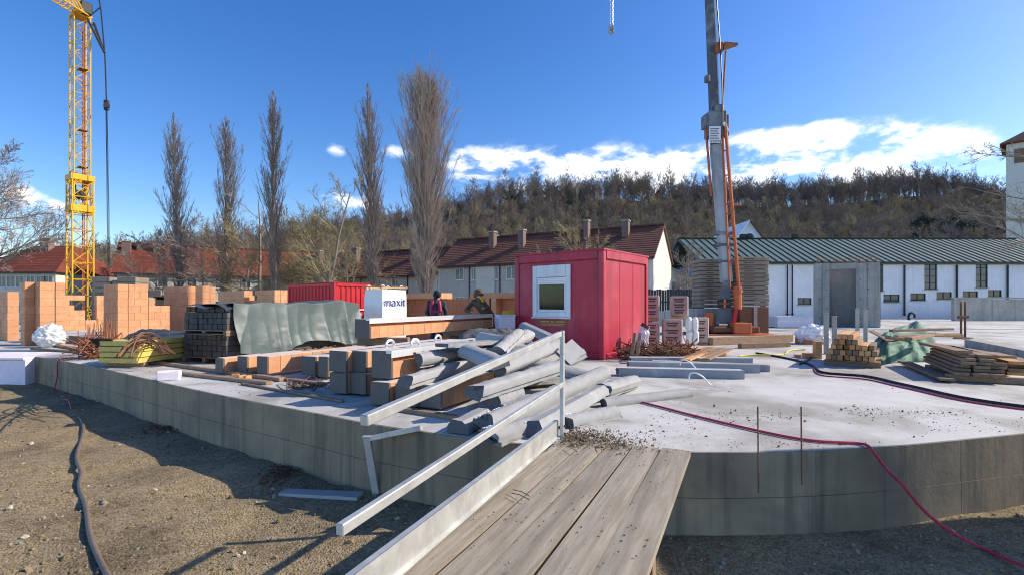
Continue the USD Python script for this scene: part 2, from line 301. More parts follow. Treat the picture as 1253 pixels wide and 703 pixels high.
# ------------------------------------------------------------------ setting: ground, slab
from scipy.spatial import cKDTree
edge_px = [(41, 435), (107, 445), (206, 469), (269, 482), (310, 490), (363, 500), (408, 508), (440, 516), (595, 538), (700, 548), (850, 553.5), (1000, 551), (1100, 544.5), (1253, 529)]
edge = np.array([G(*p)[:2] for p in edge_px])
last = edge[-1] + (edge[-1] - edge[-3]) / np.linalg.norm(edge[-1] - edge[-3]) * 14
first = np.array([-12.25, 12.6])
from scipy.ndimage import gaussian_filter1d
fine = np.vstack([np.linspace(edge[i], edge[i + 1], 9)[:-1] for i in range(len(edge) - 1)] + [edge[-1:]])
fine = np.stack([gaussian_filter1d(fine[:, k], 4, mode='nearest') for k in (0, 1)], 1)
fine[0], fine[-1] = edge[0], edge[-1]
front = np.vstack([[[-13.0, 14.2]], [edge[0]], fine[1:], [last]])
GZ = -0.73
def ground_z(x, y):
    x, y = np.asarray(x, float), np.asarray(y, float)
    z = GZ + 0.10 * np.clip((y - 8) / 6, 0, 1) * np.clip((-x - 2) / 6, 0, 1)
    P = np.stack([x, y, np.zeros_like(x)], -1)
    rut = sum(-.045 * np.exp(-((y - (c + .42 * (x + 4) + .25 * np.sin(x * .7))) / .14) ** 2) for c in (5.1, 6.5))
    return z + rut + (meshkit.fbm(P * .45) - .5) * .055 + (meshkit.noise(P * 2.1, 3) - .5) * .035
slab_poly = [tuple(p) for p in front] + [(30, 44), (60, 44), (60, 60), (-45, 60), (-45, 14.2)]
slab_poly = [tuple(p) for p in front] + [(40, 12), (52, 43.2), (10, 43.2), (4, 33), (-40, 33), (-40, 14.2)]
struct('concrete_slab', prism(slab_poly, -0.28, 0.0), m_slab)
# the slab's front wall: one upstand per pour, pieces part by shallow joints
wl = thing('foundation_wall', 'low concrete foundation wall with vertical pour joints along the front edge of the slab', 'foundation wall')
def strip(pts, off, z0, z1, t=.25):
    pts = np.asarray(pts); tg = np.gradient(pts, axis=0); tg /= np.linalg.norm(tg, axis=1, keepdims=True)
    nn = np.stack([tg[:, 1], -tg[:, 0]], 1)          # outwards, towards the camera
    a, b = pts + nn * off, pts + nn * (off - t)
    K = len(pts)
    V = np.vstack([np.c_[a, np.full(K, z0)], np.c_[a, np.full(K, z1)], np.c_[b, np.full(K, z1)], np.c_[b, np.full(K, z0)]])
    i = np.arange(K - 1); Fc = []
    for k in range(4):
        o, q = k * K, ((k + 1) % 4) * K
        Fc += [np.stack([i + o, i + 1 + o, i + 1 + q], 1), np.stack([i + o, i + 1 + q, i + q], 1)]
    for e in (0, K - 1): Fc.append(np.array([[e, e + K, e + 2 * K], [e, e + 2 * K, e + 3 * K]]) if e == 0 else np.array([[e, e + 2 * K, e + K], [e, e + 3 * K, e + 2 * K]]))
    return T(V, np.vstack(Fc))
def resample(p, step):
    s = np.r_[0, np.cumsum(np.linalg.norm(np.diff(p, axis=0), axis=1))]; q = np.arange(0, s[-1], step)
    return np.stack([np.interp(q, s, p[:, 0]), np.interp(q, s, p[:, 1])], 1)
fr = resample(front[1:], .15)
k0 = 0
for w in [27, 27, 24, 21, 26, 47, 60, 60]:
    seg = fr[k0:k0 + w + 1]
    if len(seg) < 3: break
    seg2 = seg.copy(); d = seg[1] - seg[0]; seg2[0] = seg[0] + d * .012; seg2[-1] = seg[-1] - d * .012
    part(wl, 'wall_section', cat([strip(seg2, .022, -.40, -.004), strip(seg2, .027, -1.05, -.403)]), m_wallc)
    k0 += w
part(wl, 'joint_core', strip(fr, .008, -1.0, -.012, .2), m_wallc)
# ground sheets
gxx, gyy = np.linspace(-19, 11, 301), np.linspace(.2, 17, 169)
struct('gravel_yard', grid(lambda u, v: np.stack([u, v, ground_z(u, v)], -1), gxx, gyy),
       usdkit.material(stage, '/World/Looks/gravel', {
           'g': ('geometry', {}), 'v': ('voronoi_texture', {'scale': 42.0, 'detail': 1.0}), 'v2': ('voronoi_texture', {'scale': 95.0}), 'n': ('noise_texture', {'scale': .9, 'detail': 7.0, 'roughness': .65}), 'n3': ('noise_texture', {'scale': 9.0, 'detail': 6.0, 'roughness': .7}),
           'sv': ('separate_color', {}), 'r': ('rgb_ramp', {'ramp': [(0, (.125, .09, .046)), (.5, (.18, .133, .069)), (.85, (.225, .172, .095)), (1, (.31, .25, .16))]}),
           'rn': ('rgb_ramp', {'ramp': [(.3, (.5, .48, .48)), (.48, (.95, .93, .9)), (.7, (1.3, 1.2, 1.05))]}), 'mx': ('mix', {'mix_type': 'multiply', 'fac': 1.0}),
           'ad': ('math', {'math_type': 'multiply_add', 'value2': .55}), 'ad2': ('math', {'math_type': 'multiply_add', 'value2': -.6}), 'b': ('bump', {'strength': .9, 'distance': .02}), 'p': ('principled_bsdf', {'roughness': .95, 'specular_ior_level': .15})},
           [('g.position', 'v.vector'), ('g.position', 'v2.vector'), ('g.position', 'n.vector'), ('g.position', 'n3.vector'), ('v.color', 'sv.color'), ('sv.r', 'ad.value1'), ('n3.fac', 'ad.value3'), ('ad.value', 'r.fac'),
            ('n.fac', 'rn.fac'), ('r.color', 'mx.color1'), ('rn.color', 'mx.color2'), ('mx.color', 'p.base_color'), ('v.distance', 'ad2.value1'), ('n3.fac', 'ad2.value3'), ('ad2.value', 'b.height'), ('b.normal', 'p.normal')], surface='p.BSDF'), smooth=True)
R = 2600.
struct('ground', T([[-R, -R, -1.1], [R, -R, -1.1], [R, R, -1.1], [-R, R, -1.1]], [[0, 1, 2], [0, 2, 3]]), m_ground)

def instancer(name, protos, mats, pos, scale, quat, idx, label=None, cat=None, kind='stuff', protodir='protos'):
    pi = UsdGeom.PointInstancer.Define(stage, '/World/' + name)
    for k, (m, mt) in enumerate(zip(protos, mats)):
        pr = usdkit.mesh(stage, f'/World/{name}/{protodir}_{k:03d}', m, mt)
        pi.CreatePrototypesRel().AddTarget(pr.GetPath())
    pi.CreatePositionsAttr(Vt.Vec3fArray.FromNumpy(np.asarray(pos, np.float32))); pi.CreateScalesAttr(Vt.Vec3fArray.FromNumpy(np.asarray(scale, np.float32)))
    q = np.asarray(quat, float); q /= np.linalg.norm(q, axis=1, keepdims=True)
    pi.CreateOrientationsAttr([Gf.Quath(*map(float, x)) for x in q]); pi.CreateProtoIndicesAttr(Vt.IntArray.FromNumpy(np.asarray(idx, np.int32)))
    keys(pi.GetPrim(), label, cat, None, kind)
# pebbles
def pebble(seed):
    m = trimesh.creation.icosphere(1); r = np.random.default_rng(seed)
    v = m.vertices * (1 + (meshkit.noise(m.vertices * 1.5 + seed * 9, seed)[:, None] - .5) * .9) * [1, .75, .55]; return T(v, m.faces)
pm = [M('pebble_' + c, col, .3, 30, .9) for c, col in (('tan', (.22, .165, .095)), ('grey', (.23, .205, .17)), ('pale', (.42, .37, .29)), ('brown', (.14, .098, .055)))]
N = 18000
u = rng.uniform(0, 1, N); yy = 1.3 + 12 * u ** 1.6; xx = (rng.uniform(-1.1, 1.1, N)) * (yy * 1.05 + .3)
inside = lambda x, y, m=0.: y > np.interp(x, front[:, 0], front[:, 1]) - m
ok = ~inside(xx, yy, .06) & (xx > -14) & (xx < 9.5)
cl = meshkit.fbm(np.stack([xx, yy, 0 * xx], 1) * .8); ok &= rng.uniform(0, 1, N) < np.clip((cl - .3) * 3, .12, 1)
xx, yy = xx[ok], yy[ok]; N = len(xx)
s = np.clip(rng.lognormal(math.log(.0085), .55, N), .003, .04)
instancer('pebbles', [pebble(k) for k in range(4)], pm, np.stack([xx, yy, ground_z(xx, yy) + s * .15], 1), np.stack([s] * 3, 1), rng.normal(size=(N, 4)), rng.choice(4, N, p=[.5, .2, .08, .22]), 'loose pebbles and stones strewn over the gravel yard', 'pebbles')
# dirt crumbs on the slab and where the ramp meets it
N = 5200
pts = []
for (px, py, sx, sy, n) in [(895, 510, 30, 4, 150), (960, 508, 30, 4, 120), (1055, 502, 12, 4, 160), (1125, 505, 35, 4, 260), (1060, 470, 120, 12, 40), (860, 514, 40, 6, 110), (980, 543, 60, 4, 130), (800, 530, 40, 5, 110), (330, 478, 60, 9, 180), (250, 466, 60, 7, 150), (1000, 480, 150, 25, 240), (1180, 520, 60, 8, 150)]:
    for _ in range(n):
        x, y = rng.normal(px, sx), rng.normal(py, sy)
        g = G(x, max(y, 430)); pts.append((g[0], g[1], 0.0))
pts = np.array(pts); pts = pts[inside(pts[:, 0], pts[:, 1], -.06)]
soil = []
for _ in range(2600):
    t = abs(rng.normal(0, .32)); q = np.array([.52, 4.62, .0]) + np.array([1.0, -.37, 0]) * t + np.array([-.37, -.93, 0]) * rng.normal(.02, .16)
    soil.append((q[0], q[1], .062 + max(0, .035 - .08 * t) * rng.uniform(0, 1)))
onr = []
for _ in range(420):
    q = np.array([.489, 4.62, 0]) - np.array([.425, .905, 0]) * rng.uniform(0, 3.2) + np.array([.905, -.425, 0]) * rng.uniform(.06, 1.1); onr.append((q[0], q[1], .0645))
allp = np.vstack([pts, soil, onr]); s = np.clip(rng.lognormal(math.log(.0036), .6, len(allp)), .002, .018); s[-420:] = np.clip(s[-420:] * .6, .0015, .006)
instancer('dirt_crumbs', [pebble(k) for k in range(4)], [pm[0], pm[3], pm[3], pm[0]], allp + np.stack([0 * s, 0 * s, s * .3], 1), np.stack([s] * 3, 1), rng.normal(size=(len(s), 4)), rng.choice(4, len(s)), 'dry dirt crumbs scattered on the slab and ramp head', 'dirt')

# ------------------------------------------------------------------ ramp and railing
ax = nrm((.375, .927, 0)); pv = np.array([ax[1], -ax[0], 0])           # along the ramp away from the camera; across to the right
r0 = np.array([.489, 4.62, .0])
rp = thing('plank_ramp', 'wooden gangway of five wide dusty planks leading onto the concrete slab', 'ramp', loc=(.489, 4.62, 0), rz=math.atan2(.905, .425))
wds = [.235, .20, .215, .235, .245]; x0 = 0.0
for k, wd in enumerate(wds):
    zz = [.058, .061, .055, .060, .057][k]
    n = 24; L0, L1 = -4.3, [.02, .0, .03, -.01, .015][k]
    b = trimesh.creation.box([1, 1, 1]); b = b.subdivide().subdivide()
    v = b.vertices * [L1 - L0, wd - [.010, .012, .018, .012, .010][k], .045]; v[:, 0] += (L0 + L1) / 2; v[:, 1] -= x0 + wd / 2; v[:, 2] += zz - .0225
    v[:, 2] += .004 * np.sin(v[:, 0] * 1.3 + k * 2) + .003 * np.sin(v[:, 1] * 30)
    ya = (-.004, .003, -.002, .004, -.003)[k]; v[:, 1] += (v[:, 0] + .1) * ya
    pk = part(rp, 'plank', T(v, b.faces), m_plank)
    for q in (-.16, -1.85, -1.78, -3.5): part(pk, 'nail', cat([rod([q + .01 * k, -x0 - wd * f_, zz + .0], [q + .01 * k, -x0 - wd * f_, zz + .0035], .0055, 6) for f_ in (.25, .75)]), m_rust)
    x0 += wd
for q in (-3.6, -1.9): part(rp, 'cross_bearer', bx(q, -1.12, -.09, q + .1, -.02, .006), m_oldwood)
part(rp, 'end_strip', bx(.03, -1.11, .004, .07, .02, .03), m_oldwood)
for q in ((-.3, -.43, .4), (-1.5, -.235, 1.2), (-1.55, -.24, -1.9), (-.45, -.235, .8)): 
    p = np.array([q[0], q[1], .085]); dd = np.array([math.cos(q[2]), math.sin(q[2]), 0]) * .07
    part(rp, 'twig', tube([p - dd, p + [0, 0, .008], p + dd * 1.2], .003, 4), m_rust)
rl = thing('handrail', 'galvanized steel ramp railing with one post, two rails and a tall toe board', 'railing', loc=(.47, 4.57, 0), rz=math.atan2(ax[1], ax[0]))
def ra(px, py):   # point of the railing's plane seen there
    k = (px - CX) / F; t = (k * r0[1] - r0[0]) / (ax[0] - k * ax[1]); p = r0 + ax * t; return np.array([p[0], p[1], EYE - (py - HY) * p[1] / F])
pt = ra(688, 404); pb = np.array([pt[0], pt[1], .002])
part(rl, 'post', bar(pb, pt, .036, .05, up=ax, ch=.004), m_galv, w=True)
part(rl, 'top_rail', bar(ra(685, 408), ra(445, 514), .04, .045, ch=.004), m_galv, w=True)
part(rl, 'middle_rail', bar(ra(690, 468), ra(415, 648) , .035, .045, ch=.004), m_galv, w=True)
tb0 = pb - pv * .04; tb1 = tb0 - ax * 4.2
part(rl, 'toe_board', cat([bar(tb0 + [0, 0, .144], tb1 + [0, 0, .144], .006, .15), bar(tb0 + [0, 0, .216] - pv * .018, tb1 + [0, 0, .216] - pv * .018, .034, .006), bar(tb0 + [0, 0, .073] + pv * .012, tb1 + [0, 0, .073] + pv * .012, .026, .005)]), m_galv, w=True)
part(rl, 'post_foot', bar(pb + [0, 0, .004] - ax * .06, pb + [0, 0, .004] + ax * .06, .1, .012), m_galv, w=True)
for z_ in (.1, .17): part(rl, 'bolt', rod(pb + [0, 0, z_] + pv * .018, pb + [0, 0, z_] + pv * .034, .01), m_dark, w=True)
# stacked cabins added out of view, only to shade the gravel before the wall
for lv in range(2):
    cbn = thing('stacked_cabin', 'added unseen grey cabin shading the gravel from beyond the right edge, %s of the stack' % ('lower' if lv == 0 else 'upper'), 'cabin', (9.0, 2.75, -.82 + lv * 2.52))
    part(cbn, 'body', cbx(.03, .03, .06, 5.97, 2.42, 2.46, .01), m_render2)
    for x_ in (0, 5.85):
        for y_ in (0, 2.3): part(cbn, 'corner_post', cbx(x_, y_, 0.003, x_ + .15, y_ + .15, 2.5, .01), m_craneg)
    for z_ in (.01, 2.36):
        for y_ in (0, 2.33): part(cbn, 'rail', cbx(.152, y_, z_, 5.848, y_ + .12, z_ + .13, .01), m_craneg)
    w_ = part(cbn, 'window', cbx(-.0, .8, 1.0, .04, 1.7, 2.0, .01), m_white); part(w_, 'pane', bx(-.006, .88, 1.08, -.001, 1.62, 1.92), m_dark)
# short post with a stub of rail at the foot of the wall
e0 = G(462, 601, -.73)
sp = thing('stub_post', 'short grey steel post with a stub of rail at the foot of the slab wall', 'post', loc=e0)
tp = Q(449, e0[1] * .97, ZY(534, e0[1] * .97))
part(sp, 'post', bar(e0 - [0, 0, .1], tp, .075, .05, up=(0, 1, 0), ch=.004), m_galv, w=True)
part(sp, 'rail_stub', bar(tp + [.02, .02, -.02], Q(516, 5.0, .045), .06, .05, ch=.004), m_galv, w=True)
part(sp, 'cap', cbx(*(tp - [.045, .03, .0]), *(tp + [.045, .03, .012]), .004), m_galv, w=True)

# ------------------------------------------------------------------ far: hill and wood
rx = np.array([-2000, 0, 180, 250, 350, 440, 500, 560, 600, 640, 700, 760, 820, 860, 900, 1000, 1050, 1110, 1160, 1200, 1253, 1500, 3000.])
ry = np.array([340, 322, 302, 292, 280, 268, 262, 243, 234, 226, 222, 219, 223, 229, 225, 224, 219, 213, 219, 229, 238, 262, 330.])
RD = 190.0
rX = (rx - CX) / F * RD; rZ = EYE + (HY - ry) / F * RD - 8.0
def hill_z(x, y):
    x, y = np.asarray(x, float), np.asarray(y, float)
    t = np.clip((y - 78) / (RD - 78), 0, 1.6); s = np.where(t < 1, t ** 1.15 * (1 - .12 * np.sin(np.pi * t)), 1 + .12 * (t - 1))
    P = np.stack([x, y, 0 * x], -1)
    return -1.0 + s * (np.maximum(np.interp(x * RD / np.maximum(y, RD * .6) * .35 + x * .65, rX, rZ), 0) + 1) + (meshkit.fbm(P * .03) - .5) * 5 * np.clip(t, 0, 1)
struct('wooded_hill', grid(lambda a, b: np.stack([a, b, hill_z(a, b)], -1), np.linspace(-600, 700, 200), np.linspace(74, 320, 80)), m_litter, smooth=True)

def grow(r, levels, H, rad, base=(0, 0, 0), lean=(0, 0, 1.)):
    """bare tree as tapered segments; returns list per level of (P0, P1, R0, R1)"""
    out = []
    B = np.array([base], float); D = np.array([nrm(lean)]); L = np.array([H], float); R_ = np.array([rad], float)
    for lv in levels:
        K, wob, up, tap = lv['k'], lv.get('wob', .1), lv.get('up', 0.), lv.get('tap', .75)
        pts = [B]; dirs = [D]; d = D
        for k in range(K):
            d = d + np.array([0, 0, up / K]) + r.normal(0, wob, d.shape); d = d / np.linalg.norm(d, axis=1, keepdims=True)
            pts.append(pts[-1] + d * (L / K)[:, None]); dirs.append(d)
        pts, dirs = np.stack(pts, 1), np.stack(dirs, 1)
        rr = R_[:, None] * (1 - tap * np.linspace(0, 1, K + 1))[None]
        out.append((pts[:, :-1].reshape(-1, 3), pts[:, 1:].reshape(-1, 3), rr[:, :-1].ravel(), rr[:, 1:].ravel()))
        n = lv.get('n', 0)
        if not n: break
        N_ = len(B); t = np.sort(r.uniform(lv['t0'], lv['t1'], (N_, n)), 1)
        q = np.clip(t * K, 0, K - 1e-6); i = q.astype(int); fr_ = (q - i)[..., None]; a = np.arange(N_)[:, None]
        P = pts[a, i] * (1 - fr_) + pts[a, i + 1] * fr_; dd = dirs[a, i + 1]
        rv = r.normal(size=dd.shape); side = np.cross(dd, rv); side /= np.linalg.norm(side, axis=-1, keepdims=True)
        ang = np.radians(lv['ang'] + r.normal(0, lv.get('da', 8), t.shape))[..., None]
        nd = dd * np.cos(ang) + side * np.sin(ang)
        ln = L[:, None] * lv['len'] * lv.get('prof', lambda t: 1 - .6 * t)(t) * r.uniform(.7, 1.25, t.shape)
        nr = np.minimum(R_[:, None] * (1 - tap * t) * lv['rr'], 9) * r.uniform(.8, 1.1, t.shape)
        B, D, L, R_ = P.reshape(-1, 3), nd.reshape(-1, 3), ln.ravel(), np.maximum(nr.ravel(), lv.get('rmin', .006))
    return out
def tmesh(segs, n=3): return tubes(*[np.concatenate([s[k] for s in segs]) for k in range(4)], n=n)

def wood_proto(seed, kind):
    r = np.random.default_rng(seed)
    if kind == 'tall':
        g = grow(r, [dict(k=5, n=20, t0=.35, t1=.98, ang=42, len=.42, rr=.45, up=.1, wob=.04, tap=.8), dict(k=3, n=9, t0=.2, t1=1, ang=38, len=.5, rr=.5, up=.35, wob=.12, rmin=.035), dict(k=2, n=5, t0=.15, t1=1, ang=38, len=.5, rr=.6, up=.2, wob=.15, rmin=.028), dict(k=1, rmin=.02)], 12.5, .19)
    elif kind == 'bush':
        g = grow(r, [dict(k=3, n=16, t0=.08, t1=.9, ang=48, len=.75, rr=.5, up=.2, wob=.1, tap=.7), dict(k=3, n=12, t0=.1, t1=1, ang=42, len=.55, rr=.5, up=.3, wob=.15, rmin=.035), dict(k=2, n=6, t0=.1, t1=1, ang=42, len=.55, rr=.6, up=.1, wob=.15, rmin=.026), dict(k=1)], 6.5, .16)
    return tmesh(g)
def evergreen(seed):
    r = np.random.default_rng(seed); n = 1500
    p = r.normal(size=(n, 3)); p /= np.linalg.norm(p, axis=1, keepdims=True); rad = (.55 + .6 * meshkit.noise(p * 2 + seed, seed)) * r.uniform(.5, 1, n)
    p = p * rad[:, None] * [2.6, 2.6, 4.0] + [0, 0, 4.3]; s = r.uniform(.3, .75, n)[:, None]
    a, b = r.normal(size=(n, 3)), r.normal(size=(n, 3))
    V = np.stack([p - a * s * .4, p + a * s * .4, p + b * s * .5], 1).reshape(-1, 3)
    return T(V, np.arange(3 * n).reshape(-1, 3))
w_grey, w_brown, w_olive, w_red = twig_mat('wood_grey', (.165, .138, .12)), twig_mat('wood_brown', (.19, .145, .11)), twig_mat('wood_olive', (.27, .22, .125)), twig_mat('wood_tan', (.30, .235, .17))
w_ever = M('evergreen', (.022, .034, .018), .4, 1.5, .8, rnd=.2)
protos, pmats, kinds = [], [], []
for sd, kd, mt in [(1, 'tall', w_grey), (2, 'tall', w_brown), (3, 'tall', w_grey), (4, 'tall', w_brown), (5, 'bush', w_brown), (6, 'bush', w_olive), (7, 'bush', w_olive), (8, 'bush', w_red), (9, 'ever', w_ever)]:
    protos.append(evergreen(sd) if kd == 'ever' else wood_proto(sd, kd)); pmats.append(mt); kinds.append(kd)
N = 11000
yy = rng.uniform(80, 205, N); xx = rng.uniform(-.95, 1.25, N) * yy
tt = (yy - 78) / (RD - 78); nz = meshkit.fbm(np.stack([xx, yy, 0 * xx], 1) * .03); nz2 = meshkit.noise(np.stack([xx, yy, 0 * xx], 1) * .05, 9)
idx = np.where((tt > .86) | (rng.uniform(0, 1, N) < .06), rng.choice([0, 1, 2, 3], N), np.where(nz + .5 * (tt - .4) > .52, rng.choice([4, 4, 7, 5], N), rng.choice([5, 6, 7, 4], N, p=[.35, .3, .2, .15])))
pxx = xx / yy * F + CX
ev = ((pxx > 640) & (pxx < 770) & (tt > .44) & (tt < .56) & (nz2 > .35)) | ((pxx > 1110) & (pxx < 1215) & (tt > .28) & (tt < .62) & (rng.uniform(0, 1, N) < .7)) | ((nz2 > .74) & (tt > .2) & (rng.uniform(0, 1, N) < .35))
idx = np.where(ev, 8, idx)
sc = np.where(idx < 4, rng.uniform(.5, .82, N), rng.uniform(.5, 1.0, N)); keep_r = (tt < .86) | (rng.uniform(0, 1, N) < .95); sc = sc * np.where(idx == 8, .8, 1) * np.where(tt > .9, rng.uniform(.75, 1.1, N), 1)
keep = keep_r & (hill_z(xx, yy) > 1.5) | keep_r & (rng.uniform(0, 1, N) < .4)
ang = rng.uniform(0, np.pi, N)
q = np.stack([np.cos(ang), rng.normal(0, .03, N), rng.normal(0, .03, N), np.sin(ang)], 1)
instancer('hillside_wood', protos, pmats, np.stack([xx, yy, hill_z(xx, yy) - .3], 1)[keep], np.stack([sc, sc, sc * rng.uniform(.95, 1.35, N)], 1)[keep], q[keep], idx[keep], 'bare winter wood covering the hill behind the roofs', 'wood', protodir='tree_form')

# ------------------------------------------------------------------ poplars and other trees
def poplar(name_label, px, d, top, width, seed, forks=1, dense=1.0, z0=-.8):
    r = np.random.default_rng(seed); H = ZY(top, d) - z0; Wd = width / F * d
    t = thing('poplar_tree', name_label, 'tree', Q(px, d, z0), 0, 'bare poplars behind the building site')
    trunkR = .010 * H + .03
    segs = []
    env = lambda t: np.minimum(np.interp(t, [0, .15, .3, .5, .7, 1], [.3, .6, .9, 1.05, .95, .5]), (1 - t) / .165 * .48 + .04)
    for f in range(forks):
        lean = (r.normal(0, .012) + (f - (forks - 1) / 2) * .03, r.normal(0, .02), 1.)
        g = grow(r, [dict(k=14, n=int(165 * dense / forks ** .5), t0=.09, t1=.99, ang=22, da=4, len=.165 * (Wd / (.13 * H)) ** .9, rr=.36, up=.03, wob=.012, tap=.88, prof=env),
                     dict(k=5, n=8, t0=.08, t1=1, ang=20, da=8, len=.36, rr=.55, up=.65, wob=.05, rmin=.016, prof=lambda t: 1.1 - .7 * t),
                     dict(k=3, n=7, t0=.05, t1=1, ang=24, da=9, len=.6, rr=.6, up=.5, wob=.08, rmin=.010), dict(k=2, up=.4, wob=.08, rmin=.009)], H * r.uniform(.95, 1.0) if f else H, trunkR * (.8 if forks > 1 else 1), lean=lean)
        segs.append(g)
    part(t, 'trunk', cat([tmesh(g[:1], 7) for g in segs]), m_bark)
    part(t, 'branches', cat([tmesh(g[1:2], 3) for g in segs]), m_bark)
    part(t, 'crown', cat([tmesh(g[2:], 3) for g in segs]), m_twig if seed % 2 else m_twig2)
poplar('slim bare poplar leftmost of the five, before the bright red roof', 223, 50, 140, 38, 22, dense=1.0)
poplar('bare poplar with an even slender crown, second of the poplars from the left', 275, 50, 140, 42, 12, dense=.95)
poplar('dark bare poplar with a leaning pointed top, third of the poplars from the left', 338, 45, 119, 42, 14)
poplar('dark slender bare poplar above the white sack bin, beside the tallest poplar', 456, 44, 99, 42, 16, dense=1.1)
poplar('tallest and broadest bare poplar, with sunlit brown twigs, right of the others', 521, 36, 90, 82, 11, forks=2, dense=1.35)

def broadleaf(name, label, px, d, top, seed, spread=.5, n1=14, n2=9, n3=7, ang=45, mat=m_twig2, z0=-.8, lean=(0, 0, 1), rmin=.012, up=.25, t0=.3, rad=.016, group=None, loc=None):
    r = np.random.default_rng(seed); H = ZY(top, d) - z0
    t = thing(name, label, 'tree' if 'tree' in name else 'shrub', loc if loc is not None else Q(px, d, z0), 0, group)
    g = grow(r, [dict(k=6, n=n1, t0=t0, t1=.97, ang=ang, len=spread, rr=.5, up=.05, wob=.06, tap=.8), dict(k=5, n=n2, t0=.15, t1=1, ang=38, len=.55, rr=.5, up=up, wob=.09, rmin=rmin * 1.8),
                 dict(k=3, n=n3, t0=.1, t1=1, ang=36, len=.5, rr=.6, up=up * .6, wob=.1, rmin=rmin * 1.2), dict(k=2, n=4, t0=.1, t1=1, ang=35, len=.5, rr=.7, wob=.1, rmin=rmin), dict(k=1, rmin=rmin * .8)], H * .92, H * rad, lean=lean)
    part(t, 'trunk', tmesh(g[:1], 7), m_bark); part(t, 'branches', tmesh(g[1:2], 4), m_bark); part(t, 'crown', tmesh(g[2:], 3), mat)
broadleaf('bare_tree', 'wide bare tree with arching twigs at the far left, over the red roofed house', -26, 36, 175, 31, .55, 30, 15, 10, 58, z0=-.9, up=.1, lean=(.05, 0, 1))
broadleaf('bare_tree', 'spreading pale limbed bare tree between the third and fourth poplars', 398, 42, 216, 32, .5, 12, 9, 6, 42, mat=m_twig3, t0=.15)
broadleaf('bare_tree', 'grey bare tree with a rounded crown behind the two left poplars', 238, 62, 262, 33, .5, 14, 10, 7, 42)
broadleaf('bare_tree', 'bare tree with long slanting branches left of the third poplar', 318, 52, 232, 34, .6, 10, 8, 6, 58, t0=.12)
broadleaf('bare_shrub', 'olive brown bare willow thicket left of the fourth poplar', 372, 48, 262, 35, .8, 18, 13, 8, 55, mat=m_twig3, t0=.05, rad=.01)
broadleaf('bare_shrub', 'olive brown bare thicket just left of the fourth poplar', 428, 50, 262, 36, .8, 18, 13, 8, 55, mat=m_twig3, t0=.05, rad=.01)
broadleaf('bare_shrub', 'bare thicket of fine twigs in front of the long tiled roof', 705, 27, 288, 37, .7, 14, 11, 7, 50, mat=m_twig3, t0=.25, rad=.009)
broadleaf('bare_tree', 'dark bare small tree beside the white gable, left of the grey crane mast', 836, 36, 288, 38, .5, 12, 9, 7, 45, t0=.2)
broadleaf('bare_tree', 'bare tree reaching in from the right edge before the white tower', 1300, 26, 130, 39, .52, 16, 9, 6, 60, mat=w_red, up=.1, lean=(-.06, 0, 1), rmin=.009)

broadleaf('bare_shrub', 'grey bare thicket at the foot of the leftmost poplar, before the red roof', 205, 51, 292, 41, .75, 16, 11, 7, 50, t0=.05, rad=.01)
broadleaf('bare_shrub', 'brown bare thicket between the two left poplars, before the red roof', 250, 51, 284, 42, .75, 16, 11, 7, 50, t0=.05, rad=.01)
broadleaf('bare_shrub', 'bare thicket between the second and third poplars', 305, 49, 276, 43, .75, 16, 11, 7, 50, mat=m_twig3, t0=.05, rad=.01)
# ------------------------------------------------------------------ far buildings
def roof_slab(e0, e1, r1, r0, t=.18):
    """a slope between eave e0-e1 and ridge r0-r1, with thickness downwards"""
    e0, e1, r1, r0 = map(lambda p: np.asarray(p, float), (e0, e1, r1, r0)); n = nrm(np.cross(e1 - e0, r0 - e0)); n = n if n[2] > 0 else -n
    V = np.vstack([e0, e1, r1, r0, e0 - n * t, e1 - n * t, r1 - n * t, r0 - n * t])
    m = T(V, [[0,1,2],[0,2,3],[4,6,5],[4,7,6],[0,5,1],[0,4,5],[1,6,2],[1,5,6],[2,7,3],[2,6,7],[3,4,0],[3,7,4]])
    return m if np.cross(V[1] - V[0], V[2] - V[0])[2] > 0 else T(V, m.faces[:, ::-1])
def window(t, w, h, x, z, y=0.0, frame_mat=m_white, name='window', depth=.06, bars=(1, 0), sill=True, pane=None):
    """window on the local wall plane y (outside is -y): frame with mullions, pane, sill as its own sub-parts"""
    fr_ = .07; ms = [bx(x - w / 2, y - depth, z, x - w / 2 + fr_, y + .02, z + h), bx(x + w / 2 - fr_, y - depth, z, x + w / 2, y + .02, z + h), bx(x - w / 2 + fr_, y - depth, z, x + w / 2 - fr_, y + .02, z + fr_), bx(x - w / 2 + fr_, y - depth, z + h - fr_, x + w / 2 - fr_, y + .02, z + h)]
    for k in range(bars[0]): c = x - w / 2 + w * (k + 1) / (bars[0] + 1); ms.append(bx(c - .03, y - depth + .01, z + fr_, c + .03, y + .0, z + h - fr_))
    for k in range(bars[1]): c = z + h * (k + 1) / (bars[1] + 1); ms.append(bx(x - w / 2 + fr_, y - depth + .012, c - .03, x + w / 2 - fr_, y - .002, c + .03))
    f = part(t, name, cat(ms), frame_mat)
    part(f, 'pane', bx(x - w / 2 + fr_, y - depth * .5, z + fr_, x + w / 2 - fr_, y - depth * .5 + .015, z + h - fr_), pane or m_winpane)
    if sill: part(f, 'sill', bx(x - w / 2 - .05, y - depth - .08, z - .06, x + w / 2 + .05, y - .002, z - .004), frame_mat)
    return f
m_winpane = M('window_pane_dark', (.035, .045, .06), .3, 1, .08, spec=.8, rnd=.3)
m_wincurt = M('window_pane_curtain', (.18, .17, .15), .4, 3, .15, spec=.8, rnd=.3)

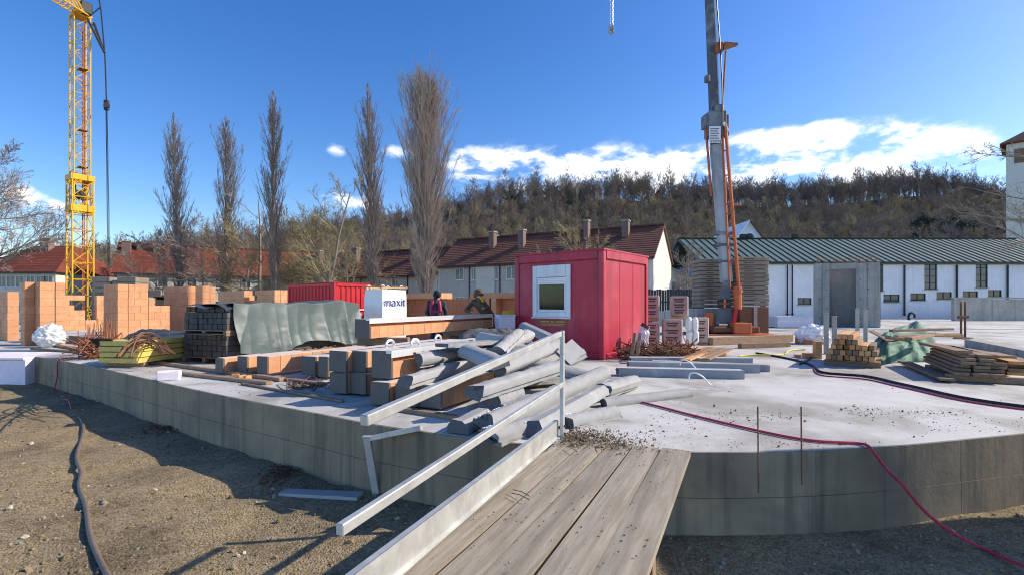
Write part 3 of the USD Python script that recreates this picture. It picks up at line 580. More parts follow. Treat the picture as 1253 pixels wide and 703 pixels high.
# green roofed hall
HYD = 44.0
xL, xR = Q(862, HYD)[0], Q(1330, HYD)[0]
hall = thing('hall', 'long low white hall with green standing seam metal roof behind the slab', 'hall', (xL, HYD, 0), 0)
W = xR - xL; hx = lambda px: (px - CX) / F * HYD - xL; hz = lambda py: ZY(py, HYD)
eave, ridge, rdp = hz(323), EYE + (HY - 292) * 50.0 / F, 6.2
tall = [(1131, 1147, 322, 354, 'pair'), (1194, 1209, 322, 352, 'pair'), (1076.5, 1081, 322, 356, 's'), (931.5, 936, 325, 361, 's'), (930, 937, 366, 389, 'd')]
lows = [(1081, 1101, 360, 369.5), (1114, 1133, 358.5, 367.5), (1146, 1165, 357, 366), (1178, 1197, 356, 364.5), (1209, 1226, 354.5, 363), (976, 993, 364, 372.5), (1262, 1280, 353, 362)]
holes = [(hx(a), hx(b), hz(d), hz(c)) for a, b, c, d, *_ in tall + lows]
from shapely.geometry import box as sbox, Polygon
from shapely.ops import unary_union
pl = sbox(0, -.6, W, eave).difference(unary_union([sbox(a, c, b, d) for a, b, c, d in holes]))
wm = trimesh.creation.extrude_polygon(pl, .3, engine='earcut'); v = np.array(wm.vertices); v = np.stack([v[:, 0], v[:, 2], v[:, 1]], 1)
part(hall, 'wall', T(v, wm.faces[:, ::-1]), m_white)
part(hall, 'side_wall', cat([prism([(0.001, .3), (.3, .3), (.3, 12.2), (.001, 12.2)], -.6, eave), prism([(W - .3, .3), (W, .3), (W, 12.2), (W - .3, 12.2)], -.6, eave), bx(0.3, 12, -.6, W - .3, 12.3, eave)]), m_white)
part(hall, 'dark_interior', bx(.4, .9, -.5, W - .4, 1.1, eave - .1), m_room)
part(hall, 'plinth', bx(0, -.03, -.6, W, 0.297, -.02), m_conc)
for a, b, c, d in holes:
    part(hall, 'window_sill', bx(a - .06, -.1, c - .07, b + .06, -.002, c - .004), m_conc)
    f = part(hall, 'window', cat([bx(a, .08, c, a + .06, .16, d), bx(b - .06, .08, c, b, .16, d), bx(a + .06, .08, c, b - .06, .16, c + .06), bx(a + .06, .08, d - .06, b - .06, .16, d)] + [bx(a + .06, .09, z_ - .03, b - .06, .15, z_ + .03) for z_ in np.arange(c + .6, d - .2, .6)] + ([bx((a + b) / 2 - .03, .085, c + .06, (a + b) / 2 + .03, .155, d - .06)] if b - a > .6 else [])), m_dark)
    part(f, 'pane', bx(a + .06, .12, c + .06, b - .06, .13, d - .06), m_winpane)
for px in (963, 969, 1106, 1170, 1232): part(hall, 'downpipe', cat([rod([hx(px), -.08, hz(386)], [hx(px), -.08, eave - .1], .075 if px > 1000 else .05, 8), bx(hx(px) - .11, -.14, .4, hx(px) + .11, -.001, .47)]), m_dark)
part(hall, 'gutter', bx(-.2, -.42, eave + .02, W, -.22, eave + .18), m_roofs)
part(hall, 'roof', cat([roof_slab([-.3, -.25, eave + .1], [W, -.25, eave + .1], [W, rdp, ridge], [-.3, rdp, ridge]), roof_slab([-.3, 2 * rdp + .25, eave + .1], [W, 2 * rdp + .25, eave + .1], [W, rdp, ridge], [-.3, rdp, ridge])]), m_rooft)
sl = nrm([0, rdp + .25, ridge - eave - .1])
for k in range(int(W / .68) + 1):
    x = -.25 + k * .68
    part(hall, 'seam', bar([x, -.25, eave + .125], [x, rdp, ridge + .025], .07, .07), m_roofs)
part(hall, 'ridge_cap', bar([-.32, rdp, ridge + .05], [W, rdp, ridge + .05], .3, .1), m_roofs)
for px in (937, 945, 1003): part(hall, 'roof_vent', bx(hx(px) * 1.1, rdp - .3, ridge + .1, hx(px) * 1.1 + .5, rdp + .1, ridge + .45), m_roofs)
# pale gable behind the hall
g = thing('gabled_house', 'white gable with a small round window rising behind the green roof', 'house', Q(917, 62, 0), 0)
hw = 20 / F * 62; ez, az = ZY(296, 62), ZY(270, 62)
gm = trimesh.creation.extrude_polygon(Polygon([(-hw, -1), (hw, -1), (hw, ez), (0, az), (-hw, ez)]), 9, engine='earcut'); v = np.array(gm.vertices)
part(g, 'wall', T(np.stack([v[:, 0], v[:, 2], v[:, 1]], 1), gm.faces[:, ::-1]), m_white)
for s_ in (-1, 1): part(g, 'roof', roof_slab([s_ * (hw + .3), -.3, ez - .3], [s_ * (hw + .3), 9.2, ez - .3], [0, 9.2, az + .15], [0, -.3, az + .15], .14), m_white if s_ < 0 else m_tiles)
part(g, 'round_window', T(*(lambda m: (m.vertices @ np.array([[1, 0, 0], [0, 0, 1], [0, -1, 0]]) + [0, -.02, ZY(291, 62)], m.faces))(trimesh.creation.cylinder(.55, .1, sections=20))), m_winpane)
# low wall in front of the hall's right end
lw = thing('low_wall', 'low grey concrete wall before the right end of the white hall', 'wall', Q(1168, 38.5, 0), 0)
for k in range(4): part(lw, 'wall_section', bx(k * 3.02, 0, -.3, k * 3.02 + 3.0, .3, ZY(365, 38.5) - .04 * (k % 2)), m_conc)
part(lw, 'coping', bx(-.05, -.05, ZY(365, 38.5) + .004, 12.1, .35, ZY(365, 38.5) + .09), m_conc)
# white tower at the right edge
tw = thing('tower_house', 'white tower with overhanging roof and louvred opening at the right edge', 'tower', Q(1231, 78, -.8), math.radians(-47))
Hh = ZY(177, 78) + .8
part(tw, 'wall', cbx(0, 0, 0, 7, 7, Hh, .05), m_cream)
rt = trimesh.convex.convex_hull(np.array([[-.7, -.7, Hh + .1], [7.7, -.7, Hh + .1], [7.7, 7.7, Hh + .1], [-.7, 7.7, Hh + .1], [3.5, 3.5, Hh + 3.2], [-.7, -.7, Hh - .05], [7.7, -.7, Hh - .05], [7.7, 7.7, Hh - .05], [-.7, 7.7, Hh - .05]]))
part(tw, 'roof', T(rt.vertices, rt.faces), m_tiles)
lo = part(tw, 'louvre', bx(.9, -.06, Hh - 3.2, 2.4, .05, Hh - 1.0), m_oldwood)
for k in range(7): part(lo, 'slat', bar([.95, -.1, Hh - 3.05 + k * .3], [2.35, -.1, Hh - 3.05 + k * .3], .1, .03), m_oldwood)
part(tw, 'string_course', bx(-.08, -.08, Hh * .42, 7.08, 7.08, Hh * .42 + .25), m_conc)

def row_house(name, label, right, u, L, depth, z0, eave, ridge, wallm, roofm, wins, chims, gable_mat=None, gwins=(), loc=None, downpipes=(), bays=()):
    """terrace seen from its front: local x runs from its right front corner back to the left along -u, outside is -y"""
    u = nrm(u); ang = math.atan2(u[1], u[0])
    t = thing(name, label, 'house', (right[0] - u[0] * L, right[1] - u[1] * L, z0), ang)
    gp = Polygon([(0, 0), (depth, 0), (depth, eave), (depth / 2, ridge), (0, eave)])
    part(t, 'wall', bx(.3, 0, 0, L - .3, .3, eave), wallm)
    part(t, 'back_wall', bx(.3, depth - .3, 0, L - .3, depth, eave), wallm)
    for x in (0, L - .3):
        m = trimesh.creation.extrude_polygon(gp, .3, engine='earcut'); v = np.array(m.vertices)
        part(t, 'gable', T(np.stack([v[:, 2] + x, v[:, 0], v[:, 1]], 1), m.faces), gable_mat or wallm)
    o = .35; k = (ridge - eave) / (depth / 2)
    part(t, 'roof', roof_slab([-.15, -o, eave + .1 - o * k], [L + .15, -o, eave + .1 - o * k], [L + .15, depth / 2, ridge + .1], [-.15, depth / 2, ridge + .1], .12), roofm)
    part(t, 'roof', roof_slab([-.15, depth + o, eave + .1 - o * k], [L + .15, depth + o, eave + .1 - o * k], [L + .15, depth / 2, ridge + .1], [-.15, depth / 2, ridge + .1], .12), roofm)
    part(t, 'gutter', bx(-.15, -o - .12, eave - .06 - o * k, L + .15, -o - .005, eave + .06 - o * k), m_dark)
    part(t, 'ridge_tiles', bar([-.15, depth / 2, ridge + .14], [L + .15, depth / 2, ridge + .14], .3, .12), roofm)
    for (x, z, w, h, *pm_) in wins: window(t, w, h, x, z, 0., pane=pm_[0] if pm_ else None)
    for (x, y, w, h) in chims:
        zc = eave + min(y, depth - y) * k
        c = part(t, 'chimney', bx(x - w / 2, y - .3, zc - .2, x + w / 2, y + .3, zc + h), m_chim); part(c, 'chimney_cap', bx(x - w / 2 - .06, y - .36, zc + h + .004, x + w / 2 + .06, y + .36, zc + h + .1), m_conc)
    for (x0_, x1_) in bays: part(t, 'stair_bay', bx(x0_, -.14, .02, x1_, -.003, eave - .25), m_cream)
    for x in downpipes: part(t, 'downpipe', rod([x, -.07, 0], [x, -.07, eave - .3], .05), m_dark)
    return t
# long beige row, right part and lower left part
u = nrm((.88, -.475, 0)); rc = np.array([10.84, 37.6, 0])
def rowx(px, L, right):   # distance along the row (from its left end) of the facade point seen in a column
    k = (px - CX) / F; s_ = (right[0] - k * right[1]) / (u[0] - k * u[1]); return L - s_
L1 = 20.5
wn = [(rowx(562.5, L1, rc), 3.35 + 1.0, 1.0, 1.15), (rowx(593, L1, rc) , 4.55, .9, .55), (rowx(594, L1, rc), 3.0, .9, 1.0, m_wincurt), (rowx(626, L1, rc), 4.3, 1.0, 1.2), (rowx(627, L1, rc), 2.0, 1.0, 1.2), (rowx(607, L1, rc), 4.3, .6, 1.2), (rowx(580, L1, rc), 4.3, .6, 1.2), (rowx(660, L1, rc), 4.3, 1.0, 1.2), (rowx(700, L1, rc), 4.3, 1.0, 1.2), (rowx(740, L1, rc), 4.3, 1.0, 1.2), (rowx(775, L1, rc), 4.3, 1.0, 1.2), (rowx(562.5, L1, rc), 1.6, 1.0, 1.2)]
ch = [(rowx(px, L1, rc), y, w, h) for px, y, w, h in ((588, 2.2, .55, 1.4), (626, 2.0, .55, 1.5), (705, 2.6, .4, 1.5), (755, 2.6, .55, 1.2), (578, 4.4, .5, .9), (664, 4.4, .5, .9))]
row_house('row_house', 'long beige apartment row with brown tiled roof and white right gable, behind the crimson cabin', rc, u, L1, 7.2, -.8, 5.85, 8.6, m_render, m_tiles, wn, ch, m_cream, downpipes=(rowx(612, L1, rc), rowx(578, L1, rc) - .3), bays=((rowx(583, L1, rc), rowx(606, L1, rc)),))
rc2 = rc - u * (L1 + .05); L2 = 24.
wn = [(L2 - 2.0 - 3.2 * k, 3.9, 1.0, 1.15) for k in range(7)] + [(L2 - 2.0 - 3.2 * k, 1.2, 1.0, 1.15) for k in range(7)]
ch = [(L2 - 4.6, 2.2, .75, 1.5), (L2 - 1.0, 4.3, .5, .8), (L2 - 5.4, 4.5, .5, .9), (L2 - 13, 2.2, .75, 1.5), (L2 - 19, 2.2, .75, 1.5)]
row_house('row_house', 'beige apartment row half hidden by the tall poplars, one step lower than its neighbour', rc2, u, L2, 7.2, -.8, 5.15, 7.9, m_render, m_tiles, wn, ch, m_cream, downpipes=(L2 - 3.6, L2 - 10.))
# left row with red roof and grey green gable
u = nrm((.95, .30, 0)); lp = Q(73, 54, 0) ; cor = Q(139, 53.0, 0)
u = nrm((.86, .51, 0)); L3 = 33.0; right3 = cor + u * L3
def row3(px):
    k = (px - CX) / F; return (k * cor[1] - cor[0]) / (u[0] - k * u[1])
wn = [(x_, z_, 1.0, 1.2) for x_ in np.arange(1.6, L3 - 1, 2.75) for z_ in (1.3, 4.0)]
ch = [(row3(150) , 2.6, .8, 1.3), (row3(166), 3.2, .5, .9), (row3(188), 3, .6, .8)]
row_house('row_house', 'long house with bright red tiled roof and grey green gable, behind the yellow tower crane', right3, u, L3, 8.0, -.8, 5.7, 9.0, m_cream, m_tilesr, wn, ch, m_render2)
# far left house
xl = Q(-40, 53)[0]; L4 = Q(68, 53)[0] - xl
t4 = thing('hipped_house', 'white house with red hipped roof and one tall chimney at the far left', 'house', (xl, 53, -.8))
part(t4, 'wall', bx(0, 0, 0, L4, 9, 5.7), m_cream)
hp = trimesh.convex.convex_hull(np.array([[-.4, -.4, 5.6], [L4 + .4, -.4, 5.6], [L4 + .4, 9.4, 5.6], [-.4, 9.4, 5.6], [3, 4.5, 8.9], [L4 - 2.2, 4.5, 8.9], [-.4, -.4, 5.5], [L4 + .4, -.4, 5.5], [L4 + .4, 9.4, 5.5], [-.4, 9.4, 5.5]]))
part(t4, 'roof', T(hp.vertices, hp.faces), m_tilesr)
part(t4, 'chimney', bx(Q(17, 53)[0] - xl - .5, 3.4, 7, Q(17, 53)[0] - xl + .5, 4.2, 9.7), m_chim)
for px in (3, 14, 25, 38, 50, 60):
    for z_ in (1.2, 3.9): window(t4, .95, 1.3, Q(px, 53)[0] - xl, z_, 0.)
part(t4, 'gutter', bx(-.45, -.55, 5.42, L4 + .45, -.41, 5.56), m_dark)
# pale house with a falling roof edge, left of the grey crane
t5 = thing('pale_house', 'pale house with falling roof verge between the white gable and the grey crane', 'house', Q(810, 47, -.8), math.radians(-12))
gm = trimesh.creation.extrude_polygon(Polygon([(0, 0), (4.2, 0), (4.2, 3.4), (.3, 5.9), (0, 5.8)]), 7, engine='earcut'); v = np.array(gm.vertices)
part(t5, 'wall', T(np.stack([v[:, 0], v[:, 2], v[:, 1]], 1), gm.faces[:, ::-1]), m_cream)
part(t5, 'roof', roof_slab([4.6, -.3, 3.25], [4.6, 7.2, 3.25], [.1, 7.2, 6.15], [.1, -.3, 6.15], .15), m_conc)
window(t5, .9, 1.0, 1.3, 3.3)
# dark board fence behind the block pallets
fx0, fx1 = Q(790, 31)[0], Q(862, 31)[0]
t6 = thing('board_fence', 'dark boarded fence behind the wrapped block pallets', 'fence', (fx0, 31, -.3))
nb = 22
for k in range(nb):
    x = (fx1 - fx0) * k / nb; part(t6, 'board', bx(x, 0, 0, x + (fx1 - fx0) / nb - .02, .03, ZY(354, 31) + .3 + .03 * math.sin(k * 1.7)), m_dark)
for z_ in (.5, 1.7): part(t6, 'rail', bx(0, .034, z_, fx1 - fx0, .09, z_ + .09), m_dark)
t7 = thing('plank_screen', 'pale grey screen of sheets below the dark fence', 'screen', (fx0, 29.5, -.1))
for k in range(5): part(t7, 'sheet', cbx(k * .74, 0, 0, k * .74 + .72, .04, 1.0 + .06 * (k % 2), .01), m_render2)
# ------------------------------------------------------------------ clay block walls of the unfinished building
S_ = nrm((.53, .85, 0)); V_ = nrm((.85, -.53, 0))      # along lit faces (away from us); along shaded faces (towards the right front)
def block_wall(t, o, lv, ls, courses, h=.25, bl=.37, z0=0.0, skip=(), mat=m_clay, seed=0):
    """clay blocks in running bond filling a rectangle: o = left front corner in the thing's frame (x along V_, y along S_)"""
    r = np.random.default_rng(seed + int(abs(o[0]) * 100))
    long_v = lv >= ls
    L, t_ = (lv, ls) if long_v else (ls, lv)
    for k in range(courses):
        cuts = [0.0]; x = bl if k % 2 == 0 else bl * .5
        while x < L - .09: cuts.append(x); x += bl
        cuts.append(L)
        for a, b in zip(cuts[:-1], cuts[1:]):
            za, zb = z0 + k * h, z0 + (k + 1) * h
            if any(a < s1 - .02 and b > s0 + .02 and za < sz1 - .02 and zb > sz0 + .02 for s0, s1, sz0, sz1 in skip): continue
            j = r.uniform(-.004, .004, 2)
            if long_v: m = cbx(o[0] + a + .0018, o[1] + j[0], za + .0012, o[0] + b - .0018, o[1] + t_ + j[1], zb - .0012, .005)
            else: m = cbx(o[0] + j[0], o[1] + a + .0018, za + .0012, o[0] + t_ + j[1], o[1] + b - .0018, zb - .0012, .005)
            part(t, 'brick', m, mat)
def wall_thing(label, near, rects, z0=0.0, **kw):
    """near = world point of the nearest lit/shaded corner; rects: (v0, s0, lv, ls, courses, skips) relative to it (v negative = to the left along the shaded face)"""
    t = thing('brick_wall', label, 'wall', near, math.atan2(V_[1], V_[0]), 'half built clay block walls')
    for i, (v0, s0, lv, ls, c, *sk) in enumerate(rects):
        block_wall(t, (v0, s0), lv, ls, c, skip=sk[0] if sk else (), seed=i, **kw)
    return t
n2 = G(30, 424); n2b = n2
wall_thing('tall narrow pillar of pale clay blocks above the white foundation block', Q(30, 15.4), [(-.42, 0, .42, .24, 8), (-.42, .25, .84, .36, 8), (.0, .62, .44, .24, 8)])
wall_thing('clay block wall cut off by the left edge of the view', Q(9, 17.5), [(-1.6, 0, 1.6, .3, 7)])
wall_thing('clay block wall with a stepped window gap in front of the yellow tower crane', Q(69, 24.0), [(-2.6, 0, 2.6, .3, 7, [(.9, 1.3, 1.3, 1.6)]), (-.3, .31, .3, .8, 7, [(.37, .6, 1.2, 1.5)]), (-.3, 1.12, .3, .45, 2), (-.3, 1.58, .3, .37, 7)])
wall_thing('clay block corner wall with stepped top, between the yellow crane and the dark hut', Q(144, 17.0), [(-1.2, 0, 1.2, .3, 8), (-.3, .31, .3, .6, 8), (-.3, .92, .3, .7, 6, [(.35, .6, 1.25, 1.5)]), (-2.6, .5, 1.39, .3, 8, [(.4, .7, 1.5, 1.75)])])
wall_thing('clay block wall and pillar just right of the dark hut', Q(229, 19.0), [(-1.9, 0, 1.9, .3, 8), (-.3, .31, .3, .75, 8), (.45, .1, .5, .3, 8)])
wall_thing('long low shaded clay wall behind the silver tarpaulin', Q(336, 24.0), [(-5.2, 0, 5.2, .3, 8, [(3.0, 3.4, 1.5, 2.0)]), (-.3, .31, .3, .8, 8), (-2.9, -.32, .8, .3, 8, [(0, .3, 1.2, 2)])])
wall_thing('far clay wall with a pale lintel rising above the red steel container', Q(398, 30.0), [(-3.2, 0, 3.2, .3, 9, [(.9, 2.4, .9, 2.0)])])
w8 = wall_thing('clay wall darkened as in shade, with lighter lit lintels and pillars behind the two workers', Q(640, 16.6), [(-8.4, 0, 8.2, .3, 6)], mat=m_claydark)  # shade put into the wall's darker clay; lit lintels and pillars stay lighter
def w8part(name, v0, s0, lv, ls, za, zb): part(w8, name, bx(v0, s0, za, v0 + lv, s0 + ls, zb), m_clay)
for px, wd in ((496, .32), (605, .18), (613, .2), (450, .3)):
    k = (px - CX) / F; o = Q(640, 16.6); a = (k * o[1] - o[0]) / (V_[0] - k * V_[1])
    w8part('pillar', a - wd, -.32, wd, .315, 0.0, 1.5)
w8part('lintel', -5.6, -.33, 2.3, .63, 1.504, 1.72); w8part('lintel', -2.0, -.33, 2.0, .63, 1.504, 1.70); w8part('lintel', -8.3, -.33, 1.2, .63, 1.504, 1.72)

# white insulated foundation block at the far left
wf = thing('foundation_block', 'white insulated foundation block at the left end of the concrete wall', 'foundation', G(30, 437, 0))
part(wf, 'block', cbx(-9, 0, -1.0, .02, 1.5, -.06, .01), m_xps)
part(wf, 'top_sheet', cbx(-9, -.03, -.055, .0, 1.5, 0.0, .01), m_xps)

# ------------------------------------------------------------------ yellow tower crane
def lattice(w, z0, z1, bay, rc_, rb, w2=None):
    """square lattice mast: four chords; lacing of each bay as separate meshes"""
    w2 = w2 or w; n = max(1, round((z1 - z0) / bay)); zs = np.linspace(z0, z1, n + 1); ws = np.linspace(w, w2, n + 1) / 2
    cs = [(-1, -1), (1, -1), (1, 1), (-1, 1)]
    ch = [rod([c[0] * w / 2, c[1] * w / 2, z0], [c[0] * w2 / 2, c[1] * w2 / 2, z1], rc_, 6) for c in cs]
    br = []
    for k in range(n):
        ms = []
        for q in range(4):
            a, b = cs[q], cs[(q + 1) % 4]
            if k % 2: a, b = b, a
            ms.append(rod([a[0] * ws[k], a[1] * ws[k], zs[k]], [b[0] * ws[k + 1], b[1] * ws[k + 1], zs[k + 1]], rb, 4))
            ms.append(rod([a[0] * ws[k + 1], a[1] * ws[k + 1], zs[k + 1]], [b[0] * ws[k + 1], b[1] * ws[k + 1], zs[k + 1]], rb, 4))
        br.append(ms)
    return ch, br
CD = 38.0
tc0 = Q(98, CD, -.6)
crane = thing('tower_crane', 'yellow lattice self erecting tower crane behind the clay walls at the left', 'crane', tc0, math.radians(-33))
zc = lambda py: ZY(py, CD) + .6
ch_, br_ = lattice(1.28, 0, zc(222), 1.28, .06, .032)
lm = part(crane, 'lower_mast', ch_[0], m_yellow)
for c in ch_[1:]: part(lm, 'chord', c, m_yellow)
for b in br_:
    for s_ in b: part(lm, 'brace', s_, m_yellow)
ch_, br_ = lattice(.98, zc(258), zc(22), .98, .05, .026)
um = part(crane, 'upper_mast', ch_[0], m_yellow)
for c in ch_[1:]: part(um, 'chord', c, m_yellow)
for b in br_:
    for s_ in b: part(um, 'brace', s_, m_yellow)
for py, hh in ((260, .48), (222, .42)):
    z_ = zc(py); cl_ = part(crane, 'collar', bx(-.7, -.72, z_, .7, -.66, z_ + hh), m_yellow)
    for a in (bx(-.7, .66, z_, .7, .72, z_ + hh), bx(-.72, -.655, z_, -.66, .655, z_ + hh), bx(.66, -.655, z_, .72, .655, z_ + hh)): part(cl_, 'plate', a, m_yellow)
part(crane, 'hoist_drum', cat([rod([-.3, 0, zc(238)], [.3, 0, zc(238)], .3, 12)]), m_dark)
for k in range(4): part(crane, 'cable_guide', rod([.2 * math.cos(k * 1.57), .2 * math.sin(k * 1.57), zc(236) - .6], [.45 * math.cos(k * 1.57 + .6), .45 * math.sin(k * 1.57 + .6), zc(236) + .7], .04, 5), m_dark)
ld = part(crane, 'ladder', rod([-.18, .2, 1], [-.18, .2, zc(30)], .035, 5), m_orange); part(ld, 'stringer', rod([.18, .2, 1], [.18, .2, zc(30)], .035, 5), m_orange)
part(ld, 'rungs', cat([rod([-.18, .2, z_], [.18, .2, z_], .018, 4) for z_ in np.arange(1.2, zc(32), .34)]), m_orange, kind='stuff')
for py in (85, 160, 205): part(crane, 'landing', bx(-.4, -.1, zc(py), .35, .4, zc(py) + .05), m_rusto)
zt = zc(22)
part(crane, 'mast_head', cat([cbx(-.55, -.55, zt, .55, .55, zt + .12, .02), cbx(-.3, -.3, zt + .12, .3, .3, zt + .7, .03)]), m_yellow)
part(crane, 'motor_box', cbx(.2, -.2, zt + .14, .95, .5, zt + 1.0, .05), m_dark)
part(crane, 'hazard_plate', cbx(.58, -.55, zt + .0, 1.25, -.2, zt + .12, .02), m_yellow)
# jib runs up and out of the frame towards the camera's left
wj = lambda p: np.asarray(p, float)
def crane_part(name, m, mat, parent=None): return part(parent or crane, name, unworld(crane, m), mat)
h0 = Q(100, CD, ZY(18, CD)); jd = nrm(Q(20, 27.5, ZY(-38, 27.5)) - Q(102, CD, ZY(14, CD)))
side = nrm(np.cross(jd, (0, 0, 1))); upj = np.cross(side, jd)
j0 = h0 - jd * .6; jl = 26.0
corners = [side * .5, -side * .5, upj * .9]
jm = crane_part('jib', rod(j0 + corners[0], j0 + corners[0] + jd * jl, .055, 6), m_yellow)
for c in corners[1:]: crane_part('chord', rod(j0 + c, j0 + c + jd * jl, .055, 6), m_yellow, jm)
for k in range(int(jl / 1.0)):
    a, b = j0 + jd * k * 1.0, j0 + jd * (k + 1) * 1.0; m_ = (a + b) / 2
    for c in corners[:2]:
        crane_part('brace', rod(a + c, m_ + corners[2], .028, 4), m_yellow, jm); crane_part('brace', rod(m_ + corners[2], b + c, .028, 4), m_yellow, jm)
    crane_part('brace', rod(a + corners[0], b + corners[1], .025, 4), m_yellow, jm)
# guying frame to the right and its rope down to the ballast
tip = Q(128, CD, ZY(65, CD)); A0 = Q(107, CD - .5, ZY(28, CD)); A1 = Q(115, CD + .5, ZY(24, CD))
fm = crane_part('guy_frame', rod(A0, tip, .085, 6), m_dark); crane_part('leg', rod(A1, tip, .085, 6), m_dark, fm)
for t_ in (.12, .3, .5, .72): crane_part('rung', rod(A0 + (tip - A0) * t_, A1 + (tip - A1) * t_, .045, 5), m_dark, fm)
crane_part('guy_rope', tube(spline([Q(117, CD, ZY(-14, CD)), Q(123, CD, ZY(10, CD)), Q(125.5, CD, ZY(35, CD)), tip, Q(129.5, CD, ZY(100, CD)), Q(130.3, CD, ZY(126, CD))], 5), .05, 5), m_dark)
hb = crane_part('pulley_block', cat([bar(Q(130.3, CD, ZY(123, CD)), Q(130.5, CD, ZY(135, CD)), .3, .2)]), m_dark)
crane_part('pulley', rod(Q(130.4, CD - .2, ZY(130, CD)), Q(130.4, CD + .2, ZY(130, CD)), .2, 12), m_dark, hb)
for q, dx in enumerate((-1.6, -.6, .5, 1.5)):
    crane_part('reeved_rope', rod(Q(130.4 + dx * .6, CD, ZY(135, CD)), Q(133.5 + dx, CD, ZY(338, CD)), .018, 4), m_dark)
crane_part('strut', rod(Q(112, CD, ZY(18, CD)), Q(124, CD, ZY(8, CD)), .05, 5), m_craned)
# its ballast: stacked concrete slabs with the rope gap between
bs = thing('crane_ballast', 'stack of grey concrete ballast slabs at the foot of the yellow crane', 'ballast', Q(112, 36.5, -.6), math.radians(6))
for side_x, wb in ((0, 1.25), (1.75, 1.3)):
    for k in range(9): part(bs, 'ballast_slab', cbx(side_x + .02 * math.sin(k * 2), 0, .35 + k * .40, side_x + wb, 1.6, .35 + k * .40 + .385, .03), m_ballast)
part(bs, 'frame', cat([bx(-.1, -.05, .1, 3.2, .1, .34), bx(-.1, 1.5, .1, 3.2, 1.65, .34), bx(1.3, .2, .1, 1.7, 1.4, 3.7)]), m_craned)

# ------------------------------------------------------------------ grey folding crane right of the middle
K = 21.5
kr = thing('mast_crane', 'grey telescoping crane mast with orange struts and ballast stacks', 'crane', Q(888, K, 0))
def kp(name, m, mat, parent=None, **k): return part(parent or kr, name, unworld(kr, m), mat, **k)
P_ = lambda px, py, dy=0.: np.array([(px - CX) / F * (K + dy), K + dy, ZY(py, K + dy)])
def taper(p0, p1, w0, w1, d0, d1, mat_, name, parent=None):
    u = nrm(p1 - p0); x = np.array([1., 0, 0]); x = nrm(x - u * np.dot(x, u)); y = np.cross(u, x)
    V = [p + sx * w / 2 * x + sy * d / 2 * y for p, w, d in ((p0, w0, d0), (p1, w1, d1)) for sx, sy in ((-1, -1), (1, -1), (1, 1), (-1, 1))]
    return kp(name, T(V, BF), mat_, parent)
taper(P_(889, 345), P_(875.5, 178), .40, .38, .4, .38, m_craneg, 'lower_mast')
up = taper(P_(875.5, 178), P_(866.5, -30), .33, .26, .34, .3, m_craned, 'upper_mast')
kp('flange', bar(P_(879.0, 178, -.1), P_(870.4, -30, -.1), .07, .25, up=(1, 0, 0)), m_galv, up)
for py in (286, 300, 320): kp('mast_band', cbx(*(P_(884.2 + (py - 286) * .081, py, -.34) - [.23, -.12, .02]), *(P_(884.2 + (py - 286) * .081, py, .34) + [.23, -.12, .02]), .01), m_craned)
hd = kp('head_block', cbx(*(P_(875, 150, -.34) + [-.24, .06, -.55]), *(P_(875, 150, .34) + [.26, -.06, .3]), .03), m_craned)
sg = kp('load_chart', cbx(*(P_(868, 172, -.42)), *(P_(881.5, 155, -.38)), .005), m_white, hd)
for k in range(7): kp('chart_line', bx(*(P_(869, 170.5 - k * 2.1, -.425)), *(P_(880 - (k % 3), 169.7 - k * 2.1, -.421))), m_packp, sg)
for k in range(6): kp('bolt', bx(*(P_(869 + k * 2.2, 175, -.40)), *(P_(870.2 + k * 2.2, 173.5, -.37))), m_white, hd)
kp('left_strut', rod(P_(863, 150), P_(870.5, 240), .05, 6), m_orange)
kp('strut_bracket', cbx(*(P_(862, 156, -.2)), *(P_(866.5, 144, .2)), .02), m_craned)
st = kp('main_strut', rod(P_(904, 352, -.3), P_(887.5, 152, -.3), .075, 8), m_orange); kp('strut_tube', rod(P_(893, 352, -.2), P_(883.5, 152, -.2), .05, 6), m_orange, st)
for py in (185, 215, 250, 262, 290, 320): kp('strut_rung', rod(P_(884 + (py - 152) * .05, py, -.25), P_(887.6 + (py - 152) * .082, py - 1, -.3), .03, 5), m_orange, st)
kp('strut_arm', rod(P_(890, 250, -.3), P_(908, 251, -.3), .04, 5), m_rusto, st)
kp('strut_foot', rod(P_(902.5, 378, -.35), P_(902, 350, -.35), .17, 12), m_orange, st); kp('foot_collar', rod(P_(902, 358, -.35), P_(902, 354, -.35), .21, 12), m_orange, st)
kp('head_sheave', cbx(*(P_(884, 166, -.2)), *(P_(888, 144, .2)), .04), m_craned); kp('head_clamp', bar(P_(885, 150, -.3), P_(891, 161, -.3), .12, .1), m_paper)
kp('hoist_rope', tube(spline([P_(875, -25, -.4), P_(880, 40, -.4), P_(883, 90, -.4), P_(884, 150, -.35)], 6), .03, 5), m_dark)
tr = kp('trestle', rod(P_(888, 63, -.3), P_(883.5, 135, -.3), .045, 5), m_rusto); kp('trestle_head', cat([prism([(0, 0), (.62, .22), (.62, .3), (.05, .36)], -.06, .06)]).apply_transform(trimesh.transformations.rotation_matrix(math.pi / 2, [1, 0, 0])).apply_translation(P_(885, 62, -.3)), m_rusto, tr); kp('trestle_tip', rod(P_(898, 56, -.3), P_(901, 54, -.3), .07, 6), m_dark, tr)
kp('side_bracket', cbx(*(P_(876.5, 63, -.35)), *(P_(883, 54, -.1)), .05), m_rusto); kp('side_hook', cbx(*(P_(876, 136, -.35)), *(P_(883.5, 130, -.1)), .05), m_craned); kp('side_lug', cbx(*(P_(863.5, 100, -.3)), *(P_(867, 94, -.1)), .03), m_craned)
